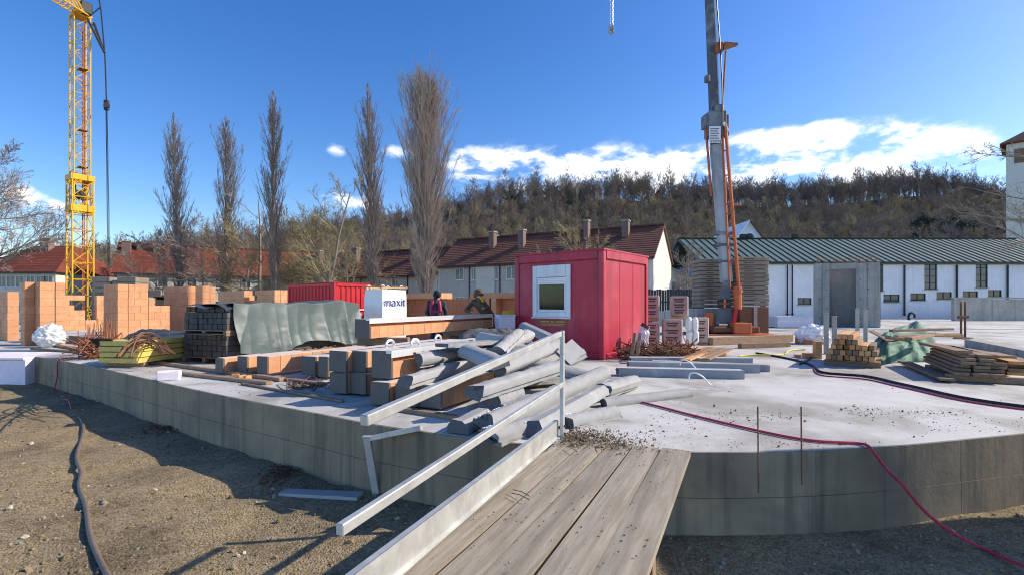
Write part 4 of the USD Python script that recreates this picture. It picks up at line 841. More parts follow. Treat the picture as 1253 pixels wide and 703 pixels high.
# pedestal with its slot
pd = kp('pedestal', T([P_(876, 396, -.4), P_(897, 396, -.4), P_(897, 396, .4), P_(876, 396, .4), P_(884, 343, -.33), P_(892, 343, -.33), P_(892, 343, .33), P_(884, 343, .33)], BF), m_craned)
kp('slot', cbx(*(P_(878.5, 376, -.425)), *(P_(894.5, 366, -.36)), .05), m_black, pd); kp('slot_lever', bx(*(P_(885.5, 376, -.45)), *(P_(888, 366, -.43))), m_orange, pd); kp('slot_rod', bx(*(P_(880, 371.5, -.45)), *(P_(893, 370.5, -.435))), m_rusto, pd)
for px in (870, 866): kp('side_tank', rod(P_(px, 405, -.2), P_(px, 382, -.2), .14, 10), m_orange)
kp('turntable', cbx(*(P_(873, 407, -.7)), *(P_(910, 397, .8)), .06), m_rust); kp('drive_box', cbx(*(P_(899, 408, -.9)), *(P_(911, 394, -.2)), .03), m_orange); kp('base_plate', cbx(*(P_(858, 412, -1.0) * [1, 1, 0] + [0, 0, .004]), *(P_(920, 409, 1.2) * [1, 1, 0] + [0, 0, .05]), .01), m_orange)
kp('red_white_panel', bar(P_(897, 400, -.5), P_(901, 378, -.5), .16, .05), m_redpaint)
for x0_, x1_, py0, py1, n in ((857, 880, 376, 316, 12), (903, 930, 374, 314, 12)):
    zb, zt_ = ZY(py0, K + .6), ZY(py1, K + .6); hh = (zt_ - zb) / n
    g_ = None
    for k in range(n):
        m = cbx(*(Q(x0_ + .5 * math.sin(k * 2.1), K + .6, zb + k * hh)), *(Q(x1_ + .6 * math.sin(k * 1.3), K + 1.7, zb + (k + 1) * hh - .018)) + np.array([-.15, 0, 0]), .02)
        s_ = kp('ballast_slab', m, m_ballast)
        if k % 1 == 0: kp('lifting_slot', bx(*(Q(x0_ + 8, K + .585, zb + k * hh + .07)), *(Q(x1_ - 7, K + .597, zb + k * hh + .10))), m_dark, s_)
kp('ballast_box', cbx(*(Q(905, K + .5, 0.004)), *(Q(926, K + 1.6, ZY(375, K + .6))), .02), m_rust); kp('ballast_post', bx(*(Q(922.5, K + .44, .004)), *(Q(926, K + .49, ZY(375, K + .6)))), m_conc)
kp('ballast_box', cbx(*(Q(852, K + .5, .004)), *(Q(868, K + 1.6, ZY(377, K + .6))), .02), m_conc)
# lifting chain coming down from above the picture
hk = thing('lifting_chain', 'thin twin lifting chain with end link hanging from above the picture', 'chain', Q(748, 16, ZY(41, 16)))
for dx in (-.045, .045):
    lk = [tube(np.array([[dx + .014 * math.cos(a) * (k % 2), .014 * math.cos(a) * (1 - k % 2), .22 + k * .075 + .05 * math.sin(a)] for a in np.linspace(0, 2 * math.pi, 7)]), .009, 4, caps=False) for k in range(46)]
    part(hk, 'chain', cat(lk), m_galv, kind='stuff')
part(hk, 'end_link', cat([cbx(-.085, -.04, .0, -.04, .04, .26, .01), cbx(.04, -.04, 0, .085, .04, .26, .01), cbx(-.04, -.04, .1, .04, .04, .2, .01)]), m_conc)
part(hk, 'hook', tube(spline([[0, 0, .12], [.03, 0, .02], [.0, 0, -.05], [-.04, 0, .0]], 4), .018, 6), m_conc)
part(hk, 'upper_block', cbx(-.12, -.08, 3.6, .12, .08, 3.95, .02), m_conc)

# ------------------------------------------------------------------ crimson site cabin
c0 = G(738, 440); cu = nrm((-.78, .63, 0)); cv = np.array([.63, .78, 0])
CW, CL, CH = 2.62, 2.5, 2.56
cb = thing('site_cabin', 'crimson site office cabin with a white framed window, standing on the slab', 'cabin', c0, math.atan2(cv[1], cv[0]))
# local: x along the right side (away), y along the front to the left, outside front is -x, outside right is -y
part(cb, 'body', cbx(.03, .03, .12, CL - .03, CW - .03, CH - .1, .01), m_crimson)
pz0, pz1 = .16, CH - .22
for k in range(3):
    a = .14 + k * (CL - .28) / 3; part(cb, 'side_panel', cbx(a + .006, .012, pz0, a + (CL - .28) / 3 - .006, .06, pz1, .008), m_crimson)
wy0, wy1, wz0, wz1 = .88, 2.02, .98, 2.28
fp = Polygon([(.14, pz0), (CW - .14, pz0), (CW - .14, pz1), (.14, pz1)]).difference(sbox(wy0 + .05, wz0 + .05, wy1 - .05, wz1 - .05))
m = trimesh.creation.extrude_polygon(fp, .03, engine='earcut'); v = np.array(m.vertices); part(cb, 'front_panel', T(np.stack([v[:, 2] - .0, v[:, 0], v[:, 1]], 1), m.faces), m_crimson)
for x_, y_ in ((0, 0), (0, CW), (CL, 0), (CL, CW)): part(cb, 'corner_post', cbx(x_ - .02, y_ - .13 if y_ else -.02, 0.004, x_ + .12 if not x_ else x_ + .02, y_ + .02 if y_ else .13, CH, .012) if not x_ else cbx(x_ - .12, y_ - .13 if y_ else -.02, .004, x_ + .02, y_ + .02 if y_ else .13, CH, .012), m_crimson)
for nm, a in (('bottom_rail', 0.006), ('top_rail', CH - .19)):
    hh = .15 if a < 1 else .2
    part(cb, nm, cbx(.125, -.03, a, CL - .125, .06, a + hh, .012), m_crimson); part(cb, nm, cbx(-.03, .135, a, .06, CW - .135, a + hh, .012), m_crimson)
part(cb, 'roof', cbx(-.04, -.04, CH + .003, CL + .04, CW + .04, CH + .05, .015), m_crimson)
# window
wf_ = part(cb, 'window', cat([cbx(-.05, wy0, wz0, .04, wy0 + .13, wz1, .01), cbx(-.05, wy1 - .13, wz0, .04, wy1, wz1, .01), cbx(-.05, wy0 + .131, wz0, .04, wy1 - .131, wz0 + .13, .01), cbx(-.06, wy0 + .131, wz1 - .30, .04, wy1 - .131, wz1, .01)]), m_white)
part(wf_, 'inner_frame', cat([bx(-.015, wy0 + .132, wz0 + .132, .035, wy0 + .19, wz1 - .302), bx(-.015, wy1 - .19, wz0 + .132, .035, wy1 - .132, wz1 - .302), bx(-.015, wy0 + .191, wz0 + .132, .035, wy1 - .191, wz0 + .19)]), m_white)
for k in range(4): part(wf_, 'shutter_slat', cbx(-.03, wy0 + .135, wz1 - .35 - k * .042, -.017, wy1 - .135, wz1 - .312 - k * .042, .006), m_paper)
part(wf_, 'pane', bx(.0, wy0 + .191, wz0 + .191, .01, wy1 - .191, wz1 - .46), m_pane)
part(wf_, 'reveal', bx(.026, wy0 + .14, wz0 + .14, .031, wy1 - .14, wz1 - .3), m_room)  # flat dark sheet stands in for the unlit room behind the pane
part(wf_, 'sill', cbx(-.09, wy0 - .02, wz0 - .035, -.0, wy1 + .02, wz0 - .004, .008), m_white)
sgn = part(cb, 'sign', cbx(-.012, .98, .74, -.002, 1.86, .91, .004), m_rusto)
for y_, z_, l_, h_ in ((1.05, .855, .26, .03), (1.38, .84, .08, .05), (1.52, .855, .27, .03), (1.08, .80, .7, .02), (1.08, .765, .66, .018)): part(sgn, 'print_line', bx(-.016, y_, z_, -.0125, y_ + l_, z_ + h_), m_tan if False else m_clay)
# ------------------------------------------------------------------ bright red steel container
u1 = nrm((-.80, .60, 0)); v1 = np.array([.60, .80, 0]); q0 = Q(408.5, 18.0, 0); BL, BW, BH = 3.25, 1.75, ZY(345.5, 18.0)
rcn = thing('steel_container', 'bright red corrugated steel container behind the silver tarpaulin', 'container', q0, math.atan2(v1[1], v1[0]))
def corr(L, n, amp=.03):
    xs, ys = [], []
    for k in range(n):
        a = L * k / n; p = L / n
        xs += [a, a + p * .35, a + p * .5, a + p * .85]; ys += [0, 0, amp, amp]
    xs.append(L); ys.append(0); return np.array(xs), np.array(ys)
xs, ys = corr(BW - .24, 7); part(rcn, 'side_panel', grid(lambda a, b: np.stack([xs[a.astype(int)] + .12, ys[a.astype(int)] + .02, b], -1), np.arange(len(xs)), np.array([.15, BH - .12])), m_redpaint)
xs2, ys2 = corr(BL - .24, 13); m = grid(lambda a, b: np.stack([ys2[a.astype(int)] + .02, xs2[a.astype(int)] + .12, b], -1), np.arange(len(xs2)), np.array([.15, BH - .12])); part(rcn, 'end_panel', T(m.vertices, m.faces[:, ::-1]), m_redpaint)
part(rcn, 'body', bx(.06, .06, .1, BW - .03, BL - .03, BH - .03), m_redpaint)
for x_, y_ in ((0, 0), (0, BL - .12), (BW - .12, 0), (BW - .12, BL - .12)): part(rcn, 'corner_post', cbx(x_, y_, .005, x_ + .12, y_ + .12, BH, .01), m_redpaint)
for a in (.02, BH - .13): part(rcn, 'rail', cbx(.122, -.004, a, BW - .122, .055, a + .12, .01), m_redpaint); part(rcn, 'rail', cbx(-.004, .122, a, .055, BL - .122, a + .12, .01), m_redpaint)
part(rcn, 'roof', bx(.0, .0, BH + .003, BW, BL, BH + .02), m_redpaint)
part(rcn, 'lock_bar', rod([.2, -.03, BH * .52], [BW - .2, -.03, BH * .52], .018, 6), m_galv)
# white sack bin with printed name
sb0 = Q(468, 15.8, 0)
sk = thing('sack_bin', 'white big bag printed with dark blue letters, before the bright red container', 'bag', sb0, math.atan2(S_[1], S_[0]))
zt_ = ZY(352, 15.8)
lvb, lsb = .8, 1.04                       # local x runs along the sunlit side, y along the shaded side to the left
bag = trimesh.creation.box([1, 1, 1]).subdivide().subdivide().subdivide(); v = (bag.vertices + [.5, .5, .5]) * [lsb, lvb, zt_ - .05]
bulge = np.sin(np.pi * np.clip(v[:, 2] / (zt_ - .05), 0, 1)) * .03; v[:, 0] += (v[:, 0] / lsb * 2 - 1) * bulge; v[:, 1] += (v[:, 1] / lvb * 2 - 1) * bulge; bag = jit(T(v, bag.faces), .02, 3)
part(sk, 'bag', bag, m_paper, smooth=40)
for y_ in (.0, lvb): part(sk, 'frame_slat', bar([-.08, y_, zt_ - .0], [lsb + .06, y_, zt_ + .02], .07, .04), m_wood)
for x_ in (0., lsb): part(sk, 'frame_slat', bar([x_, -.05, zt_ + .045], [x_, lvb + .1, zt_ + .045], .07, .03), m_wood)
for x_, y_ in ((.1, .08), (lsb - .1, .08), (.1, lvb - .08), (lsb - .1, lvb - .08)): part(sk, 'loop', tube(spline([[x_ - .06, y_, zt_ - .05], [x_ - .03, y_, zt_ + .09], [x_ + .04, y_, zt_ + .08], [x_ + .07, y_, zt_ - .04]], 4), .014, 5), m_paper)
part(sk, 'seam_band', bx(-.046, .02, .42, -.04, lvb - .02, .62), m_packp)
tx = meshkit.text_mesh('maxit', .24, .006); v = np.array(tx.vertices); w_ = v[:, 0].max() - v[:, 0].min()
v[:, 0] = (v[:, 0] - v[:, 0].min()) / w_ * (lsb - .1) + .05
part(sk, 'lettering', T(np.stack([v[:, 0], -.042 - v[:, 2], v[:, 1] + zt_ - .58], 1), tx.faces), m_blue)
# ------------------------------------------------------------------ long clay faced shutter boxes stacked on the slab
U0 = nrm((.42, .905, 0))
def lintel(label, px, py, z, L, w, h, metal=False, open_front=False, u=U0, unit=.25, loops=0, seed=0, off=None, z_side=None):
    """px,py: lower right corner of the near end; the box runs away along u; right side shows the clay units"""
    o = G(px, py, z); r = np.random.default_rng(seed + int(px))
    t = thing('shutter_box', label, 'shutter box', o, math.atan2(u[1], u[0]), 'clay shutter boxes stored on the slab')
    part(t, 'end_cap', cbx(-.02, .0, 0, .012, w, h, .006), m_cap)
    part(t, 'end_cap', cbx(L - .012, 0, 0, L + .02, w, h, .006), m_cap)
    n = int(round((L - .03) / unit)); un = (L - .03) / n
    hb = h * (.62 if metal else 1.0)
    for k in range(n):
        j = r.uniform(-.003, .003)
        part(t, 'clay_unit', cbx(.014 + k * un + .002, .0 + j, .004, .014 + (k + 1) * un - .002, .075, hb - .003, .004), m_clay)
    part(t, 'core', bx(.02, .08, .006, L - .02, w - .006, h - .05), m_epsend)
    part(t, 'top_sheet', cbx(.013, .01 if not metal else .08, h - .048, L - .013, w - .002, h, .006), m_topsheet)
    if metal:
        part(t, 'metal_channel', cat([bx(-.03, -.012, h - .03, L + .03, .078, h + .012), bx(-.03, -.012, h - .085, L + .03, -.004, h - .031)]), m_galvlite)
        part(t, 'channel_plate', cat([bx(L - .02, -.014, .02, L + .03, -.006, h - .087)]), m_galvlite)
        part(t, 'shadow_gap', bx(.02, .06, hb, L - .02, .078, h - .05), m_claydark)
    for k in range(loops):
        x = L * (.25 + .5 * k / max(loops - 1, 1)); part(t, 'lifting_loop', tube(spline([[x - .09, w * .4, h - .01], [x - .05, w * .4, h + .1], [x + .05, w * .4, h + .1], [x + .09, w * .4, h - .01]], 5), .022, 6), m_galvlite)
    return t
m_topsheet = M('pale_top_sheet', (.56, .50, .44), .08, 4, .85, .15, 20)
m_galvlite = M('bright_metal', (.68, .68, .66), .06, 8, .35, metallic=.4)
lintel('short shutter box offcut with grey end, leftmost in front of the silver tarpaulin', 274, 455, .05, .9, .22, .26)
lintel('shutter box with grey end, second from the left in front of the silver tarpaulin', 303, 455, .05, 1.3, .26, .29)
lintel('long shutter box whose pale clay side is in full sun, before the silver tarpaulin', 328, 457, .06, 3.0, .27, .31)
lintel('shaded shutter box, left one of the pair next to the two by two stack', 387, 459, .05, 2.6, .34, .33)
lintel('shaded shutter box, right one of the pair next to the two by two stack', 402, 461, .05, 2.6, .22, .35)
lintel('upper left shutter box of the two by two stack with grey square ends', 425, 455, .33, 2.7, .33, .30)
lintel('upper right shutter box of the two by two stack with grey square ends', 449, 455, .33, 2.7, .33, .30, loops=2)
lintel('lower left shutter box of the two by two stack with grey square ends', 425, 481, .03, 2.7, .32, .29)
lintel('lower right shutter box of the two by two stack with grey square ends', 449, 482, .03, 2.7, .32, .29)
lintel('shutter box with a metal channel on top, half buried by grey foam pieces', 480, 463, .33, 2.7, .33, .36, metal=True, loops=1)
lintel('bottom shutter box under the one with the metal channel', 477, 496, .02, 2.4, .3, .29)
lintel('bottom shutter box with broad grey end beneath the big half round foam', 510, 498, .02, 2.2, .32, .28)
lintel('front shutter box whose orange clay side shows under the grey foam pile', 541, 500, .02, 2.0, .33, .28)
tl = lintel('long topmost shutter box with white metal channel, below the two workers', 453, 414, .655, 5.0, .36, .37, metal=True)
for a, b in ((9.75, -2.55), (12.6, -1.25)):
    tt_ = thing('timber_trestle', 'dark timber trestle under the %s end of the topmost shutter box' % ('near' if a < 11 else 'far'), 'trestle', (b, a, 0))
    for k in range(4): part(tt_, 'beam', cbx(-.5 if k % 2 else -.35, -.28 if not k % 2 else -.1, .004 + k * .162, .5 if k % 2 else -.15, .28 if not k % 2 else .1, .16 + k * .162, .01), m_oldwood)
    for k in (0, 2): part(tt_, 'beam', cbx(.15, -.28, .004 + k * .162, .35, .28, .16 + k * .162, .01), m_oldwood)
# sleepers under the lower boxes
for i, (px, py, L) in enumerate(((262, 458, 1.2), (330, 466, 1.3), (397, 478, 1.6), (468, 505, 1.1))):
    p = G(px, py, 0); solo('sleeper', bar(p + [0, .25, .025], p + V_ * L + [0, .25, .025], .09, .045), m_oldwood, ['short dark sleeper under the leftmost shutter box', 'dark sleeper under the sunlit shutter box', 'dark sleeper under the two by two stack', 'dark sleeper under the front shutter boxes'][i], 'sleeper', 'sleepers under the shutter boxes')

# ------------------------------------------------------------------ silver tarpaulin over stacked blocks
b0 = G(277, 445, 0); bd = nrm((.33, .94, 0)); be = np.array([-bd[1], bd[0], 0])     # front runs away along bd; left end runs along be
TL, TW, TH = 4.3, 1.35, 1.26
stk = thing('block_pallets', 'two dark pallets of stacked grey blocks with open left end under the silver tarpaulin', 'pallet stack', b0, math.atan2(bd[1], bd[0]))
r = np.random.default_rng(4)
for lv, (z0_, rows, inset) in enumerate(((.14, 4, .0), (.74, 4, .02))):
    for row in range(rows):
        for k in range(9):
            y = .02 + k * (TW - .04) / 9; a = inset + .03 * r.uniform(0, 1) + (.06 if row == 3 and lv else 0)
            part(stk, 'block', cbx(a, y + .005, z0_ + row * .128, a + .5, y + (TW - .04) / 9 - .008, z0_ + row * .128 + .122, .006), m_block)
    part(stk, 'pallet', cat([bx(0, 0.0, z0_ - .13, TL, .1, z0_ - .03), bx(0, TW / 2 - .05, z0_ - .13, TL, TW / 2 + .05, z0_ - .03), bx(0, TW - .1, z0_ - .13, TL, TW, z0_ - .03)] + [bx(k * .3, 0, z0_ - .03, k * .3 + .2, TW, z0_ - .006) for k in range(12)]), m_oldwood)
part(stk, 'inner_blocks', cat([bx(.56, .04, .145, TL - .1, TW - .04, .65), bx(.56, .04, .745, TL - .1, TW - .04, 1.2)]), m_block)
def tarp_fn(u, v):
    # u along the length 0..1, v from the back edge over the top (0..0.35) and down the front to the ground (1)
    x = .16 + u * (TL + .1); top = np.clip(v / .36, 0, 1); f = np.clip((v - .36) / .64, 0, 1)
    P = np.stack([u * 5, v * 3, 0 * u], -1)
    w1 = u * 27 + 6 * meshkit.noise(P * [.8, .3, 1], 2) + 1.5 * f; w2 = u * 62 + 9 * meshkit.noise(P * [1.1, .4, 1], 5)
    fold = (1 - 2 * np.abs(np.sin(w1 / 2)) ** .8) * .6 + (1 - 2 * np.abs(np.sin(w2 / 2))) * .22
    sag = np.sin(np.pi * np.clip(u / .42, 0, 1)) * f * (1 - f)
    amp = f ** .6 * (.075 + .07 * np.clip((u - .45) * 3, 0, 1)) + .004
    y = (1 - top) * (TW + .03) - .035 - (.05 + .16 * f) * f - fold * amp - sag * .16 + (meshkit.fbm(P * 1.6) - .5) * .05 * f
    y = np.where(f > 0, np.minimum(y, -.03), y)
    z = TH + .035 + .05 * meshkit.noise(P * 2.2, 8) * top + .09 * np.exp(-((u - .8) / .12) ** 2) * (1 - f) - f * (TH - .18 + .10 * np.sin(u * 9) * f) + (meshkit.noise(P * 4, 3) - .5) * .03
    x = x + (.16 * f * (u - .1)) + fold * amp * .5 - .35 * f * (u < .05) * 0
    return np.stack([x, y, z], -1)
part_t = thing('silver_tarpaulin', 'crumpled silver grey tarpaulin draped over the block pallets', 'tarpaulin', b0, math.atan2(bd[1], bd[0]))
part(part_t, 'cover', thick(grid(tarp_fn, np.linspace(0, 1, 170), np.linspace(0, 1, 90)), .004), m_tarp, smooth=True)
# dark sheet over the left end
def cap_fn(u, v):
    P = np.stack([u * 3, v * 3, 0 * u + 4], -1); x = -.02 + u * .75; over = np.clip((v - .82) / .18, 0, 1)
    return np.stack([x, TW + .02 - v * (TW + .06), TH + .005 - .10 * np.maximum(0, .35 - u) + .05 * (meshkit.fbm(P * 2) - .3) + .05 * np.sin(v * 9) * (1 - u) - over * .1 * (1 - u)], -1)
part(part_t, 'dark_end_sheet', thick(grid(cap_fn, np.linspace(0, 1, 30), np.linspace(0, 1, 40)), .003), m_dtarp, smooth=True)
# sheet of dark steel sticking out between the two pallets
solo('steel_sheet', frame(cbx(-.45, .0, .655, .5, 1.1, .668, .002), b0, bd, be), m_dark, 'thin dark sheet sticking out between the two block pallets', 'sheet')
# yellow formwork stacks
def board_stack(label, o, u, L, w, n, h, mat=m_yellowwood, name='formwork_stack', cat_='formwork', group=None, gap=.012, base=.1):
    u = nrm(u); t = thing(name, label, cat_, o, math.atan2(u[1], u[0]), group); r = np.random.default_rng(n + int(L * 10))
    for k in range(n): part(t, 'panel', cbx(r.uniform(-.02, .02), r.uniform(-.015, .015), base + k * h, L + r.uniform(-.02, .02), w + r.uniform(-.01, .01), base + (k + 1) * h - gap, .008), mat)
    if base > .02:
        for x in (.15, L - .3): part(t, 'bearer', bx(x, 0, .004, x + .1, w, base - .004), m_oldwood)
    return t
fo = G(168, 449.5, 0)
board_stack('stack of four yellow formwork panels, left of the dark block pallets', fo, G(233, 440) - fo, np.linalg.norm(G(233, 440) - fo), .9, 4, .118, base=.09)
yo = Q(402, 14.8, 0)
board_stack('yellow formwork panels stacked behind the right end of the silver tarpaulin', yo, S_, .9, .5, 6, .19, base=.16)
# timber under a dark sheet left of the yellow stack
dt = thing('covered_timber', 'heap of reinforcing mats half covered by a dark sheet, above the yellow panels', 'covered heap', G(150, 438, 0))
def heap(o, u, L, w, h, seed, n=(40, 26), rough=.12):
    u = nrm(u); vv = np.array([-u[1], u[0], 0])
    def fn(a, b):
        P = np.stack([a * 3 + seed, b * 3, 0 * a], -1); e = np.clip(1 - np.abs(2 * a - 1) ** 3, 0, 1) ** .5 * np.clip(1 - np.abs(2 * b - 1) ** 3, 0, 1) ** .5
        z = h * e * (.75 + .5 * meshkit.fbm(P * 1.3)) + rough * (meshkit.fbm(P * 3) - .5) * e
        q = o + (a * L)[..., None] * u + ((b - .5) * w)[..., None] * vv; q[..., 2] += np.maximum(z, .004); return q
    return grid(fn, np.linspace(0, 1, n[0]), np.linspace(0, 1, n[1]))
part(dt, 'sheet', heap(G(143, 434, 0), (1, .1, 0), 2.1, 1.3, .62, 3), m_dtarp, smooth=True, w=True)
cv_ = []
r = np.random.default_rng(11)
for k in range(26):
    a = G(r.uniform(140, 165), 436, r.uniform(.05, .5)); b = G(r.uniform(195, 215), 432, r.uniform(.05, .45)); m_ = (a + b) / 2 + [0, r.uniform(-.2, .1), r.uniform(.25, .5)]
    cv_.append(tube(spline([a, m_, b], 5), .014, 4))
part(dt, 'bent_bars', cat(cv_), m_rust, w=True, kind='stuff')
# rusty rebar heap and spikes
def rebar_heap(label, cx, py, wpx, n, h, seed, spikes=0, mat=m_rust):
    o = G(cx, py, 0); r = np.random.default_rng(seed); t = thing('rebar_bundle', label, 'rebar', o)
    w = wpx / F * o[1]; ms = []
    for k in range(n):
        a = o + [r.uniform(-w / 2, w / 2), r.uniform(-.5, .5), r.uniform(.0, h * .6)]; d = nrm([r.normal(0, 1), r.normal(0, .4), r.normal(0, .35)]) * r.uniform(.3, .9)
        q = [a - d / 2, a + [0, 0, r.uniform(0, .1)], a + d / 2]
        for z in q: z[2] = max(z[2], .012)
        ms.append(tube(q, r.uniform(.008, .014), 4))
    part(t, 'tangled_bars', cat(ms), mat, w=True, kind='stuff')
    for k in range(spikes):
        a = o + [(-w / 2 + w * (k + .5) / spikes) + r.normal(0, .02), r.uniform(-.25, .25), 0.0]; part(t, 'upright_bar', rod(a, a + [r.normal(0, .04), r.normal(0, .04), h * r.uniform(.8, 1.3)], .010, 5), mat, w=True)
    return t
rebar_heap('rusty tangle of upright rebar in front of the clay corner wall at the left', 124, 437, 40, 110, .75, 21, spikes=26, mat=m_rusto)
rebar_heap('dark tangle of rebar offcuts with upright bars, at the right foot of the crimson cabin', 800, 439, 66, 220, .38, 22, spikes=24)
rebar_heap('brown wire and rebar scraps beside the wrapped block pallets', 832, 436, 34, 120, .35, 23, spikes=13, mat=m_rusto)
solo('steel_plate', frame(cbx(0, 0, 0, .5, .02, .45, .004), G(126, 428, .32), nrm((1, -.1, 0)), nrm((0, .6, .8)), nrm((0, -.8, .6))), m_dark, 'dark steel plate leaning on the clay corner wall behind the rusty rebar', 'plate')
# foil bale, clay bricks, hut
fb = thing('foil_bale', 'crumpled bale of clear plastic foil beside the pale block pillar at the left', 'plastic bale', G(61, 424, 0))
m = trimesh.creation.icosphere(4, 1); v = m.vertices * (1 + (meshkit.fbm(m.vertices * 2.2)[:, None] - .5) * .5 + (meshkit.noise(m.vertices * 6)[:, None] - .5) * .12) * [.38, .36, .36] + [0, 0, .33]
part(fb, 'foil', T(v, m.faces), m_foil); part(fb, 'folded_core', T((v - [0, 0, .33]) * .86 + [0, 0, .33], m.faces), m_conc)
hut = thing('site_hut', 'small dark brown plywood hut with a flat overhanging roof among the clay walls', 'hut', Q(190, 21, 0), math.radians(-12))
part(hut, 'back_wall', bx(0, .9, 0, 1.3, .95, 1.62), m_hut if False else m_oldwood)
part(hut, 'side_wall', bx(0, 0, 0, .05, .895, 1.62), m_oldwood); part(hut, 'side_wall', bx(1.25, 0, 0, 1.3, .895, 1.55), m_oldwood)
part(hut, 'front_panel', bx(.055, -.001, 0, .5, .04, 1.5), m_oldwood); part(hut, 'post', bx(.8, 0, 0, .88, .08, 1.5), m_packp)
part(hut, 'roof', frame(cbx(-.15, -.35, 0, 1.5, 1.1, .06, .01), [0, 0, 1.62], (1, 0, -.03), (0, 1, .05)), m_dark)
part(hut, 'roof_front', cbx(-.12, -.38, 1.62, .7, -.36, 1.9, .01), m_oldwood)
# boards lying along the slab edge at the left
r = np.random.default_rng(31)
edgeboards = [((95, 431), (345, 466), .10, .06, 'long dark board lying along the slab edge in front of the pallets'), ((40, 427), (118, 433), .12, .05, 'pale board lying on the slab behind the white block'), ((52, 421), (100, 428), .2, .05, 'wet grey plank lying beside the foil bale'),
              ((205, 456), (330, 470), .14, .05, 'dark wet plank in front of the yellow panels'), ((296, 470), (420, 492), .05, .03, 'thin dark batten near the slab edge before the shutter boxes'), ((86, 418), (130, 424), .1, .22, 'grey kerb block lying by the rusty rebar')]
for a, b, w, h, lab in edgeboards:
    p, q = G(*a), G(*b); solo('loose_board', bar(p + [0, 0, h / 2 + .004], q + [0, 0, h / 2 + .004], w, h, ch=.006), m_oldwood, lab, 'board')
for k, (px, py, a) in enumerate(((288, 463, .3), (296, 464.5, .9), (303, 465, 1.2))):
    solo('wood_offcut', frame(cbx(-.06, -.03, .005, .06, .03, .09, .006), G(px, py), (math.cos(a), math.sin(a), 0)), m_wood, ['sunlit orange timber offcut, left of three on the slab before the pallets', 'sunlit timber offcut, middle of three on the slab before the pallets', 'sunlit timber offcut, right of three on the slab before the pallets'][k], 'offcut', 'timber offcuts on the slab')
solo('white_block', jit(frame(cbx(-.16, -.1, .0, .16, .12, .15, .01).subdivide(), G(207, 464, .004), nrm((1, .5, 0))), .012, 9), m_xps, 'small white foam block lying on the slab edge in front of the yellow panels', 'block')
cm = []
for k in range(9):
    x = r.uniform(350, 400, 5); y = r.uniform(463, 477, 5); cm.append(tube(spline([G(a, b, .012 + .01 * r.uniform()) for a, b in zip(np.sort(x), y)], 6), .008, 5))
solo('red_cable_coil', cat(cm), m_rust, 'loose tangle of thin reddish cable on the slab before the two by two stack', 'cable')
solo('pale_board_on_box', bar(G(420, 432, .40), G(470, 425, .70), .05, .02), m_oldwood, 'thin board leaning across the shutter boxes', 'board') if False else None

